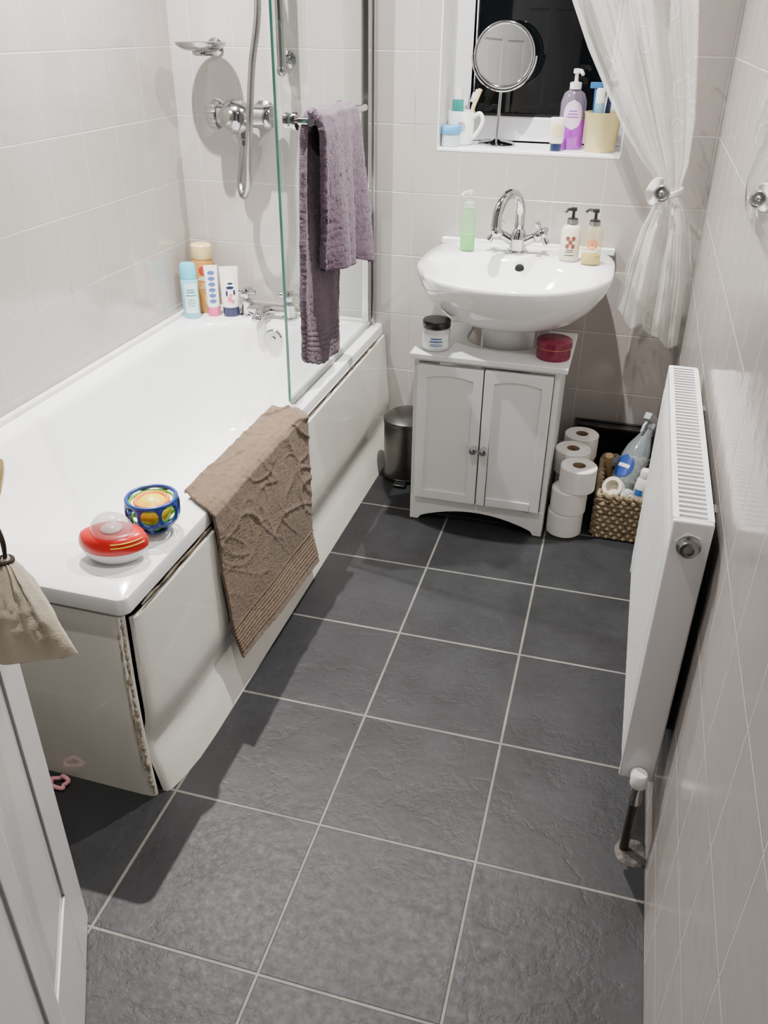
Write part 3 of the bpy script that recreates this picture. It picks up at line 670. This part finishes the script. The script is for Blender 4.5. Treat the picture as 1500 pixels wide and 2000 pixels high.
MB().lathe(x, y, [(.019, z), (.0205, z+.003), (.0205, z+.062), (.016, z+.074), (.009, z+.080)], 30, 1, .8).build('bottle', thin_glass('amber_tinted_plastic', (.93, .90, .78), .05, (.75, .68, .45), .16), t)
MB().lathe(x, y, [(.018, z+.002), (.0196, z+.004), (.0196, z+.020)], 28, 1, .79).build('hand_wash', pl('yellow_soap', (.62, .50, .12), .2), t)
pump(t, x, y, z+.080, m_black, .85, 2.9)
MB().lathe(x, y, [(.0115, z+.0795), (.0115, z+.088)], 20).build('collar', m_steel, t)
p_ = fphi(x, y); q = MB()
for k in range(10):
    a = 2*pi*k/10; wrap(q, x, y, .021, z+.043+.009*math.sin(a)-.0022, z+.043+.009*math.sin(a)+.0022, .11, p_+.45*math.cos(a), ry=.8, shape='oval')
wrap(q, x, y, .021, z+.038, z+.048, .24, p_, ry=.8, shape='oval'); q.build('emblem', pl('orange_emblem', (.72, .16, .04), .4), t)
# cabinet-top things
z = .4047; x, y = -.357, 1.677
t = thing('coconut_jar', 'glass jar with black lid and white label on the cabinet top', 'jar', (x, y, z))
MB().lathe(x, y, [(.026, z), (.029, z+.003), (.029, z+.040), (.026, z+.046)], 32).build('jar_body', pl('cloudy_jar_glass', (.62, .66, .66), .1, coat=.6), t)
MB().lathe(x, y, [(.0285, z+.0465), (.0295, z+.048), (.0295, z+.060), (.028, z+.062)], 32).build('lid', m_black, t)
p_ = fphi(x, y); q = MB(); wrap(q, x, y, .0295, z+.008, z+.036, 1.0, p_); q.build('label', inkw, t)
q = MB(); lines(q, x, y, .0298, [z+.028, z+.022], .55, p_, .0016); lines(q, x, y, .0298, [z+.016, z+.013], .6, p_); q.build('print', pl('blue_ink', (.06, .15, .35), .4), t)
x, y = -.113, 1.695
t = thing('round_tin', 'round crimson lidded tin on the right of the cabinet top', 'tin', (x, y, z))
mar = M('crimson_tin', (.25, .014, .055), .3, var=.3, vs=120)
MB().lathe(x, y, [(.034, z), (.035, z+.002), (.035, z+.022)], 36).build('tin_base', mar, t)
MB().lathe(x, y, [(.0362, z+.0222), (.0365, z+.024), (.0365, z+.037), (.034, z+.039)], 36).build('lid', mar, t)
MB().tube([(x+.0366*math.cos(a*pi/20), y+.0366*math.sin(a*pi/20), z+.0245) for a in range(40)], .0005, 8, True).build('gold_line', gold, t)
# ------------------------------------------------------------------ window-sill things
z = WZ0+.0003
x, y = -.3215, 2.078
t = thing('shaving_mirror', 'round chrome pedestal mirror standing on the window sill', 'mirror', (x, y, z))
MB().lathe(x, y, [(.043, z), (.044, z+.003), (.039, z+.007), (.012, z+.010), (.006, z+.014)], 36).build('base', m_chrome, t)
mc = P(985, 108, 'y', 2.078)
MB().cyl((x, y, z+.012), (mc.x-.002, y+.004, mc.z-.066), .0035).build('stem', m_chrome, t)
nn = V((.045, -1, .03)).normalized(); na = V((0, 0, 1)).cross(nn).normalized(); nb = nn.cross(na)
mc = V((mc.x, 2.08, mc.z)); R_ = .063
MB().tube([mc+(na*math.cos(a*pi/30)+nb*math.sin(a*pi/30))*R_ for a in range(60)], .0042, 12, True).build('frame', m_chrome, t)
MB().turn(mc-nn*.002, nn, [(R_-.001, 0), (R_-.001, .003), (.001, .0031)], 60).build('mirror_glass', m_mirror, t)
MB().tube([mc+(na*math.cos(a)+nb*math.sin(a))*(R_+.007) for a in [pi+pi*k/24 for k in range(25)]], .0025, 8).build('yoke', m_chrome, t)
x, y = -.4045, 2.075
t = thing('mug', 'white mug with heart handle holding toothpaste on the sill', 'mug', (x, y, z))
MB().lathe(x, y, [(.026, z), (.029, z+.003), (.031, z+.068), (.030, z+.070), (.0285, z+.068), (.0265, z+.006), (.001, z+.005)], 36, c1=True).build('mug_body', m_ceramic, t)
hd = [V((x+.029, y-.006, z+.058)), V((x+.042, y-.010, z+.066)), V((x+.050, y-.012, z+.058)), V((x+.050, y-.012, z+.045)), V((x+.040, y-.010, z+.027)), V((x+.028, y-.006, z+.014))]
MB().tube(smooth(hd, 6), .0046, 12).build('handle', m_ceramic, t)
q = MB(); wrap(q, x, y, .0312, z+.03, z+.05, .3, fphi(x, y), shape='oval'); q.build('motif', pl('grey_motif', (.4, .42, .45), .4), t)
p0, p1 = V((x-.008, y, z+.012)), V((x-.010, y-.004, z+.115))
t = thing('toothpaste_tube', 'toothpaste tube with teal body and white cap standing in the mug', 'tube', p0)
MB().loft([[p0.lerp(p1, k)+V((a_*math.cos(q), b_*math.sin(q), 0)) for q in [2*pi*i/20 for i in range(20)]] for k, a_, b_ in ((0, .014, .002), (.5, .0135, .008), (.78, .0125, .0115))]).build('body', pl('teal_tube', (.03, .33, .30), .3), t)
MB().cyl(p0.lerp(p1, .79), p1, .0105, .010).build('cap', m_wplast, t)
for i, (dx, dz, mm, lb) in enumerate(((.010, .108, m_wplast, 'white toothbrush leaning in the mug'), (.020, .115, pl('yellow_handle', (.75, .6, .25), .3), 'yellow toothbrush leaning in the mug'))):
    p0 = V((x+.004, y+.010-.018*i, z+.01)); p1 = V((x+.022+dx, y+.004-.018*i, z+dz))
    t = thing('toothbrush', lb, 'toothbrush', p0, 'toothbrushes in the mug')
    MB().tube([p0, p0.lerp(p1, .7), p1], [.004, .0032, .0048], 10).build('handle', mm, t)
    d = (p1-p0).normalized(); sd_ = V((-1, -.3, .2)).normalized()
    MB().obox(p1-d*.022-V((0, .003, 0)), d*.020, V((0, .006, 0)), sd_*.009).build('bristles', inkw, t)
x, y = -.418, 2.027
t = thing('small_tub', 'small clear tub with a blue lid at the left end of the sill', 'tub', (x, y, z))
MB().lathe(x, y, [(.019, z), (.021, z+.002), (.021, z+.026)], 30).build('tub_body', pl('milky_plastic', (.55, .63, .68), .25), t)
MB().lathe(x, y, [(.0225, z+.0262), (.023, z+.028), (.023, z+.040), (.021, z+.043)], 30).build('lid', pl('blue_lid', (.08, .30, .60), .3), t)
x, y = -.157, 2.078
t = thing('purple_wash_bottle', 'purple hand wash bottle with clear top and white pump on the sill', 'bottle', (x, y, z))
MB().lathe(x, y, [(.026, z), (.028, z+.003), (.028, z+.06)], 32, 1, .7).build('lower_body', pl('purple_liquid', (.35, .03, .48), .15, coat=.5), t)
MB().lathe(x, y, [(.028, z+.0602), (.028, z+.095), (.022, z+.112), (.011, z+.120)], 32, 1, .7).build('upper_body', thin_glass('mauve_clear_plastic', (.80, .70, .85), .05, (.30, .24, .34), .45), t)
pump(t, x, y, z+.120, m_wplast, 1.05, -1.0)
q = MB(); wrap(q, x, y, .0286, z+.04, z+.1, .75, fphi(x, y), ry=.7, shape='oval'); q.build('label', pl('lilac_label', (.66, .50, .70), .4), t)
q = MB(); lines(q, x, y, .0290, [z+.078, z+.072, z+.066], .45, fphi(x, y), .001, ry=.7); q.build('print', pl('purple_print', (.25, .05, .35), .4), t)
x, y = -.183, 2.03
t = thing('small_lotion_bottle', 'small white bottle with pale label and navy cap beside the purple bottle', 'bottle', (x, y, z))
MB().lathe(x, y, [(.010, z), (.0115, z+.001), (.0115, z+.015)], 24, 1, .8).build('cap', navy, t)
MB().lathe(x, y, [(.013, z+.0152), (.0155, z+.02), (.016, z+.05), (.0165, z+.064), (.015, z+.067)], 24, 1, .7).build('bottle', ivory, t)
q = MB(); wrap(q, x, y, .0166, z+.028, z+.055, .8, fphi(x, y), ry=.7, shape='oval'); q.build('label', pl('pale_yellow_label', (.72, .62, .35), .4), t)
x, y = -.090, 2.062
t = thing('bucket', 'pale yellow enamel bucket holding razors on the sill', 'bucket', (x, y, z))
MB().lathe(x, y, [(.032, z), (.033, z+.002), (.0395, z+.076), (.041, z+.078), (.039, z+.0785), (.0375, z+.075), (.0315, z+.005), (.001, z+.004)], 36).build('pail', pl('cream_enamel', (.66, .54, .25), .3), t)
for i, (dx, dy, h_, mm, nm, lb) in enumerate(((-.022, .006, .125, pl('blue_razor', (.03, .16, .42), .3), 'razor', 'bright blue razor standing in the bucket'), (.010, -.012, .13, navy, 'razor', 'navy razor standing in the bucket'), (.004, .018, .12, m_wplast, 'toothbrush', 'white toothbrush standing in the bucket'))):
    p0 = V((x+dx*.6, y+dy*.6, z+.008)); p1 = V((x+dx, y+dy, z+h_))
    t = thing(nm, lb, nm, p0, 'grooming tools in the bucket'); MB().tube([p0, p0.lerp(p1, .5), p1], [.0045, .006, .004], 10).build('handle', mm, t)
    MB().obox(p1+V((-.013, -.006, -.002)), V((.026, 0, 0)), V((0, .008, 0)), V((0, .002, .012))).build('head', mm if i < 2 else inkw, t, bevel=.0015)
p0 = V((x-.010, y-.016, z+.006)); t = thing('roll_on_bottle', 'white and blue roll-on bottle poking out of the bucket', 'bottle', p0)
MB().lathe(p0.x, p0.y, [(.010, p0.z), (.010, p0.z+.09)], 20).build('body', pl('sky_bottle', (.25, .5, .68), .3), t)
MB().lathe(p0.x, p0.y, [(.0098, p0.z+.0903), (.0098, p0.z+.115), (.008, p0.z+.119)], 20).build('cap', m_wplast, t)
# ------------------------------------------------------------------ curtain
cy = 1.935
def px(u, v): q = P(u, v, 'y', cy); return (q.z, q.x)
Lt = [(1.6, -.30), (1.3, -.245)]+[px(*a) for a in ((1116, 0), (1148, 95), (1188, 190), (1223, 265), (1256, 320), (1280, 352), (1288, 378), (1274, 405), (1250, 450), (1224, 520), (1200, 612))]
Rt = [(1.6, .125), (1.3, .10)]+[px(*a) for a in ((1364, 0), (1362, 120), (1358, 230), (1345, 320), (1334, 352), (1326, 378), (1338, 402), (1348, 450), (1352, 540), (1336, 686))]
def ztab(tab, z):
    for (z0, a), (z1, b_) in zip(tab, tab[1:]):
        if z >= z1: return a+(b_-a)*((z-z0)/(z1-z0) if abs(z0-z1) > 1e-9 else 0)
    return tab[-1][1]
zL, zR = Lt[-1][0], Rt[-1][0]; zt_ = px(1305, 378)[0]
def drape(u, v):
    zb = zL+(zR-zL)*u**1.3+.008*math.sin(u*23)
    z = 1.6+(zb-1.6)*v
    xl, xr = ztab(Lt, z), ztab(Rt, z); w = xr-xl
    near = math.exp(-((z-zt_)/.06)**2)
    up_ = z > zt_
    q = noise.noise(V((u*2.2, z*1.2+(0 if up_ else 4), 2)))
    s_ = u+.05*noise.noise(V((u*3.5, z*1.5, 7)))*(1-near)*min(1, 6*u*(1-u))
    x = min(xl+w*s_, XR-.010)
    A_ = min(.021, w*.12) if up_ else min(.022, w*.16)
    fr_ = 2.7 if up_ else 2.4
    y = cy+A_*math.sin(u*2*pi*fr_+3.4*q+.5)+.40*A_*math.sin(u*2*pi*fr_*2.3+z*4+4*q)+.10*A_*math.sin(u*2*pi*17+z*9)
    y += .006*noise.noise(V((u*6, z*9, 11)))*(1-near)
    y += -.012*near*math.sin(pi*u)
    if not up_:
        y -= .03*math.sin(pi*u)*(1-near)
        y += .011*noise.noise(V((u*5, z*16, 5)))*(1-near)
    return V((x, y, z))
cu = thing('curtain', 'sheer white embroidered curtain gathered to the side of the window', 'curtain', (0, cy, .40))
MB().grid(drape, 160, 170).build('drape', m_curt, cu, ang=180)
m_tie = M('white_tieback_fabric', (.74, .73, .70), .85)
tb_ = MB(); cz_ = zt_; cxm = (ztab(Lt, cz_)+ztab(Rt, cz_))/2; hwm = (ztab(Rt, cz_)-ztab(Lt, cz_))/2+.005
tb_.loft([[V((cxm+hwm*math.cos(a)*(1+.06*math.sin(a*9+zz*90)), cy-.004+.024*math.sin(a), cz_+zz+.008*math.cos(a))) for a in [2*pi*k/40 for k in range(40)]] for zz in (-.007, -.002, .002, .007)], True, False, False)
tb_.build('tieback_band', m_tie, cu, solid=.002)
kb = P(1293, 378, 'y', 1.888)
hb = thing('curtain_holdback', 'round pewter holdback knob pinning the curtain to the wall', 'holdback', (kb.x, 1.9, kb.z))
MB().cyl((kb.x, 1.888, kb.z), (kb.x-.02, YB-.0005, kb.z), .004).build('stem', m_steel, hb)
MB().turn((kb.x, 1.890, kb.z), (-.1, -1, .15), [(.013, 0), (.0165, .003), (.0165, .006), (.013, .009), (.0115, .006), (.006, .0055), (.004, .0075), (.0005, .008)], 30).build('knob', m_steel, hb)
ru = MB()
ru.grid(lambda u, v: V((kb.x-.009+(.006+.014*v)*math.cos(1.1+u*2*pi*.62)*1.15, 1.902-.006*math.sin(u*16)*v, kb.z+(.006+.020*v)*(1+.14*math.sin(u*11))*math.sin(1.1+u*2*pi*.62))), 60, 8)
ru.build('ruffle', m_tie, hb, solid=.0015)
struct(MB().cyl((-.40, cy, 1.615), (XR-.001, cy, 1.615), .01).build('trim_3', m_upvc))
# ------------------------------------------------------------------ bin
x, y = -.456, 1.852
t = thing('pedal_bin', 'small chrome pedal bin between the bath and the cabinet', 'bin', (x, y, 0))
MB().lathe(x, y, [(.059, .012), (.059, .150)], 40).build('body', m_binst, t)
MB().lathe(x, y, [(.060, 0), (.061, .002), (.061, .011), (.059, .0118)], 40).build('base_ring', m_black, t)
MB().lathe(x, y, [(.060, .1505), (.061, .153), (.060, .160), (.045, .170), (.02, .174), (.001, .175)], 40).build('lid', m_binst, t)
MB().box(x-.015, x+.015, y-.082, y-.0605, .004, .009).build('pedal', m_black, t, bevel=.002)
# ------------------------------------------------------------------ toilet rolls
def make_roll(loc, label):
    t = thing('toilet_roll', label, 'toilet roll', loc, 'toilet rolls beside the cabinet')
    x, y, z = loc; H_ = .0555; r = .0395
    MB().loft([[V((x+rr_*math.cos(2*pi*k/40), y+rr_*math.sin(2*pi*k/40), z+zz)) for k in range(40)] for rr_, zz in ((.0148, 0), (r-.002, 0), (r, .002), (r, H_-.002), (r-.002, H_), (.0148, H_), (.0148, 0))], True, False, False).build('paper', m_paper, t)
    MB().loft([[V((x+rr_*math.cos(2*pi*k/30), y+rr_*math.sin(2*pi*k/30), z+zz)) for k in range(30)] for rr_, zz in ((.0146, .0003), (.0146, H_-.0006), (.0135, H_-.0006), (.0135, .0003), (.0146, .0003))], True, False, False).build('core', m_card, t)
    return t
cols_ = [(-.042, 1.692, ('bottom roll of the front stack beside the cabinet', 'middle roll of the front stack beside the cabinet', 'top roll of the front stack beside the cabinet')),
         (-.046, 1.776, ('bottom roll of the middle stack behind the front toilet rolls', 'middle roll of the middle stack behind the front toilet rolls', 'top roll of the middle stack behind the front toilet rolls')),
         (-.036, 1.862, ('bottom roll of the rearmost stack by the black tray', 'middle roll of the rearmost stack by the black tray', 'top roll of the rearmost stack by the black tray'))]
proto = None
for ci, (x, y, lbs) in enumerate(cols_):
    for k in range(3):
        loc = V((x+(.013 if (k == 2 and ci == 0) else .003*((k*7+ci) % 3-1)), y, .0002+k*.0559))
        if proto is None: proto = make_roll(loc, 'white toilet roll, '+lbs[k]); continue
        r = proto.copy(); C.objects.link(r); r.location = loc*S; r.rotation_euler = (0, 0, ci+k); r['label'] = 'white toilet roll, '+lbs[k]
        for ch in proto.children:
            q = ch.copy(); C.objects.link(q); q.parent = r
# ------------------------------------------------------------------ basket and contents
ba = thing('wicker_basket', 'woven seagrass basket of cleaning things behind the radiator', 'basket', (.07, 1.78, 0))
X0, X1, Y0, Y1 = .021, .138, 1.682, 1.888
base_r = rr(X0, X1, Y0, Y1, (.012,)*4, 4)
def along(n):
    pts = [V((a[0], a[1], 0)) for a in base_r]; L = [0]
    for i in range(len(pts)): L.append(L[-1]+(pts[(i+1) % len(pts)]-pts[i]).length)
    out = []
    for k in range(n):
        s_ = L[-1]*k/n; i = max(j for j in range(len(pts)) if L[j] <= s_+1e-12)
        seg = L[i+1]-L[i]; a, b_ = pts[i], pts[(i+1) % len(pts)]
        p = a.lerp(b_, (s_-L[i])/seg if seg > 0 else 0); tn = (b_-a).normalized(); out.append((p, V((tn.y, -tn.x, 0))))
    return out
al = along(204); bk = MB(); nrow = 10
for j in range(nrow):
    zz = .006+j*.0101
    bk.tube([p+nv*(.0036*math.cos(pi*k/3+pi*j))+V((0, 0, zz+.001*math.sin(pi*k/3+1))) for k, (p, nv) in enumerate(al)], .0051, 7, True)
for k in range(0, 204, 3): bk.cyl(al[k][0]+V((0, 0, .002)), al[k][0]+V((0, 0, .102)), .0025, n=6)
bk.build('woven_body', m_wicker, ba)
MB().tube([p+nv*(.003*math.sin(k*.9))+V((0, 0, .106+.0025*math.cos(k*.9))) for k, (p, nv) in enumerate(al)], .0058, 8, True).build('rim', m_wicker, ba)
MB().box(X0, X1, Y0, Y1, .001, .006).build('bottom', m_wicker, ba)
a0, a1 = V((.062, 1.764, .072)), V((.110, 1.858, .200)); ax = (a1-a0).normalized(); Lb = (a1-a0).length
t = thing('spray_bottle', 'clear trigger spray bottle with a navy label leaning in the basket', 'spray bottle', a0)
MB().turn(a0, ax, [(.024, 0), (.030, .005), (.031, Lb*.55), (.027, Lb*.70), (.014, Lb*.90), (.011, Lb)], 28).build('bottle', thin_glass('clear_spray_plastic', (.86, .9, .92), .05, (.5, .56, .6), .3), t)
sd_ = V((-.5, -.8, 0)); sd_ = (sd_-ax*sd_.dot(ax)).normalized(); sq = ax.cross(sd_)
hd = MB().turn(a1, ax, [(.012, 0), (.012, .012), (.010, .014)], 16); hd.obox(a1+ax*.013-sd_*.014-sq*.008, sd_*.045, sq*.016, ax*.016); hd.tube([a1+ax*.012+sd_*.02, a1+ax*-.002+sd_*.026, a1-ax*.018+sd_*.024], .0035, 8)
hd.build('trigger_head', pl('translucent_trigger', (.45, .48, .50), .3), t, bevel=.002)
na = sd_; nb = sq
def cylpt(u, v):
    a = (u-.5)*1.5*math.sqrt(max(1e-4, 1-(2*v-1)**2)); return a0+ax*(Lb*(.20+.34*v))+(na*math.cos(a)+nb*math.sin(a))*.0318
MB().grid(cylpt, 12, 12).build('label', pl('navy_label', (.02, .06, .30), .35), t)
def cylpt2(u, v):
    a = (u-.5)*.9; return a0+ax*(Lb*(.35+.05*v))+(na*math.cos(a)+nb*math.sin(a))*.0323
MB().grid(cylpt2, 8, 2).build('print', inkw, t)
a0 = V((.110, 1.716, .03)); a1 = V((.112, 1.713, .150)); ax = (a1-a0).normalized(); Lb = (a1-a0).length
t = thing('cleaner_bottle', 'white cleaner bottle with blue lettering beside the spray bottle', 'bottle', a0)
MB().turn(a0, ax, [(.014, 0), (.0175, .004), (.0175, Lb*.8), (.014, Lb*.95), (.010, Lb)], 28).build('bottle', m_wplast, t)
MB().turn(a1+ax*.0003, ax, [(.011, 0), (.011, .014), (.009, .017)], 18).build('cap', m_wplast, t)
def cp(u, v):
    a = -2.1+(u-.5)*1.1; return a0+ax*(Lb*(.66+.12*v))+V((math.cos(a), math.sin(a), 0))*.0181
MB().grid(cp, 8, 3).build('print', pl('blue_lettering', (.03, .15, .5), .4), t)
tc = V((.050, 1.712, .114)); tn = V((-.35, -.6, .6)).normalized()
tr = MB().turn(tc, tn, [(.015, -.009), (.023, -.009), (.023, .009), (.015, .009), (.015, -.009)], 36)
tr = tr.build('adhesive_tape', M('white_tape', (.74, .68, .58), .6), None, tc-V((0, 0, .03))); tag(tr, 'roll of pale tape lying on top in the basket', 'tape')
p0, p1 = V((.038, 1.850, .05)), V((.033, 1.815, .142))
t = thing('scrubbing_brush', 'wooden handled brush sticking up in the basket', 'brush', p0)
MB().tube([p0, p0.lerp(p1, .5), p1], [.006, .007, .009], 14).build('handle', M('pale_wood', (.55, .38, .19), .5), t)
def crumple(name, mtl, label, cat, c, a, b_, k):
    o = MB().grid(lambda u, v: V(c)+V((a*(u-.5), b_*(v-.5), .014*noise.noise(V((u*4, v*4, k)))+.012*math.sin(pi*u)*math.sin(pi*v)+.006*noise.noise(V((u*11, v*11, k))))), 26, 22)
    o = o.build(name, mtl, None, V(c)-V((0, 0, .01)), solid=.006, ang=60); tag(o, label, cat)
crumple('wipes_packet', M('white_crinkled_film', (.72, .73, .73), .3, var=.15, vs=70), 'crumpled white plastic packet at the front of the basket', 'packet', (.080, 1.699, .104), .026, .020, 2)
crumple('cleaning_cloth', M('grey_cleaning_cloth', (.34, .36, .40), .9, var=.2, vs=50), 'crumpled grey cloth at the back of the basket', 'cloth', (.060, 1.868, .100), .04, .018, 6)
# black tray
t = thing('black_tray', 'black plastic tray standing against the wall behind the toilet rolls', 'tray', (.03, 1.96, 0))
MB().box(-.060, .130, 1.975, 1.985, 0, .155).build('panel', m_black, t, bevel=.003)
MB().box(-.060, -.052, 1.925, 1.975, 0, .155).box(.122, .130, 1.925, 1.975, 0, .155).box(-.052, .122, 1.925, 1.975, 0, .008).box(-.052, .122, 1.945, 1.975, .147, .155).build('raised_edge', m_black, t, bevel=.002)
# ------------------------------------------------------------------ radiator
rd = thing('radiator', 'white double panel radiator with slotted top grille on the right wall', 'radiator', (.118, 1.12, 0))
rx0, rx1, ry0, ry1, rz0, rz1 = .0945, .1395, .862, 1.376, .120, .524
def flute(u, v):
    y = ry0+.008+(ry1-ry0-.016)*u; s_ = (u*22) % 1
    dpt = .0055*max(0, min(1, 2.2*math.sin(pi*s_)-.3)); e = min(1, min(v, 1-v)*14)
    return V((rx0+.004-dpt*e, y, rz0+.004+(rz1-rz0-.012)*v))
MB().grid(flute, 22*8, 24).build('front_panel', m_rad, rd)
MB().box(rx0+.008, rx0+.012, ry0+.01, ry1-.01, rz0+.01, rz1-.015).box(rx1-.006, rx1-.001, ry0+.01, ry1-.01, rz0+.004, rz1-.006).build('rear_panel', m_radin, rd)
for y0, y1 in ((ry0, ry0+.008), (ry1-.008, ry1)): MB().box(rx0, rx1, y0, y1, rz0, rz1).build('end_cover', m_rad, rd, bevel=.0025, seg=3)
g = MB().box(rx0, rx0+.007, ry0+.0085, ry1-.0085, rz1-.012, rz1).box(rx1-.007, rx1, ry0+.0085, ry1-.0085, rz1-.012, rz1)
nb_ = 44
for k in range(nb_+1):
    y = ry0+.0085+(ry1-ry0-.017)*k/nb_; g.box(rx0+.007, rx1-.007, max(ry0+.0085, y-.0024), min(ry1-.0085, y+.0024), rz1-.005, rz1-.0005)
g.build('top_grille', m_rad, rd)
MB().turn((.1165, ry0, .494), (0, -1, 0), [(.0135, 0), (.0135, .004), (.011, .006), (.010, .012), (.006, .0125), (.006, .010), (.001, .0098)], 28).build('end_plug', m_steel, rd)
MB().turn((.1165, ry0+.001, .494), (0, -1, 0), [(.016, 0), (.016, .002), (.012, .0025)], 6).build('plug_nut', m_wplast, rd)
vx, vy, vz = .1195, .846, .130
va = MB().cyl((vx, ry0, vz), (vx, vy, vz), .0075).lathe(vx, vy, [(.0075, vz-.036), (.0095, vz-.034), (.0095, vz-.024), (.008, vz-.022), (.0085, vz-.006), (.0085, vz+.006)], 18).build('valve', m_chrome, rd)
MB().lathe(vx, vy, [(.0105, vz-.002), (.0115, vz), (.011, vz+.016), (.009, vz+.019)], 20).turn((vx, vy+.004, vz+.004), (0, 1, 0), [(.011, 0), (.011, .01)], 18).build('valve_cap', m_wplast, va)
MB().lathe(vx, vy, [(.0062, .0), (.0062, vz-.036)], 16).build('pipe', m_pipe, rd)
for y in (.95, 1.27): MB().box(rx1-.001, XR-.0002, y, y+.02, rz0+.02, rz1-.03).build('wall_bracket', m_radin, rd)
cm = MB()
cm.loft([[V((vx+.010+r_*1.1*math.cos(2*pi*k/26)*(1+.25*noise.noise(V((math.cos(2*pi*k/26), math.sin(2*pi*k/26), 5)))), vy-.004+r_*1.2*math.sin(2*pi*k/26)*(1+.3*noise.noise(V((math.cos(2*pi*k/26)*1.6, math.sin(2*pi*k/26)*1.6, 1)))), zz)) for k in range(26)] for r_, zz in ((.020, .0), (.018, .0012), (.010, .002))])
cm.xf(lambda v: (min(v.x, XR-.0005), v.y, v.z)); struct(cm.build('trim_4', m_conc))
# wall mirror on the right
mi = thing('wall_mirror', 'round-cornered glass mirror on the right wall above the radiator', 'mirror', (XR, 1.05, .78))
mo = rr(.72, 1.345, .787, 1.25, (.08,)*4, 12)
def ring(i, x): return [V((x, 1.0325+(a-1.0325)*(1-i/.31), 1.0185+(b_-1.0185)*(1-i/.2325))) for a, b_ in mo]
MB().loft([ring(0, XR-.0003), ring(0, XR-.0045)], True, True, False).build('mirror_back', M('mirror_glass_edge', (.13, .17, .16), .2), mi)
MB().loft([ring(0, XR-.0045), ring(.016, XR-.0062)], True, False, False).build('bevelled_rim', m_mirror, mi, ang=3)
MB().loft([ring(.016, XR-.0061), ring(.0161, XR-.0062)], True, False, True).build('mirror_glass', m_mirror, mi, ang=3)
# pink hair tie behind the door
ht = MB().tube([V((-.704+.013*math.cos(a*pi/12)+.003*math.sin(a), .722+.010*math.sin(a*pi/12), .004+.003*math.sin(a*pi/6)+.003)) for a in range(24)], .0032, 8, True)
ht = ht.build('hair_tie', pl('pink_elastic', (.72, .32, .36), .7), None, (-.704, .722, .001)); tag(ht, 'pink hair tie on the floor by the end of the bath', 'hair tie')
# ------------------------------------------------------------------ light
def lamp(x, y, power, r=.015, col=(1, .965, .92)):
    l = bpy.data.lights.new('downlight', 'AREA'); l.shape = 'DISK'; l.size = r*2; l.energy = power; l.color = col; l.spread = math.radians(125)
    o = bpy.data.objects.new('downlight', l); C.objects.link(o); o.location = (x*S, y*S, (ZC-.01)*S)
lamp(-.93, 1.50, 62); lamp(-.24, 1.60, 38); lamp(-.38, .72, 10)
wd_ = bpy.data.worlds.new('world'); bpy.context.scene.world = wd_; wd_.use_nodes = True
bg = wd_.node_tree.nodes['Background']; bg.inputs[0].default_value = (1, .97, .94, 1); bg.inputs[1].default_value = .03
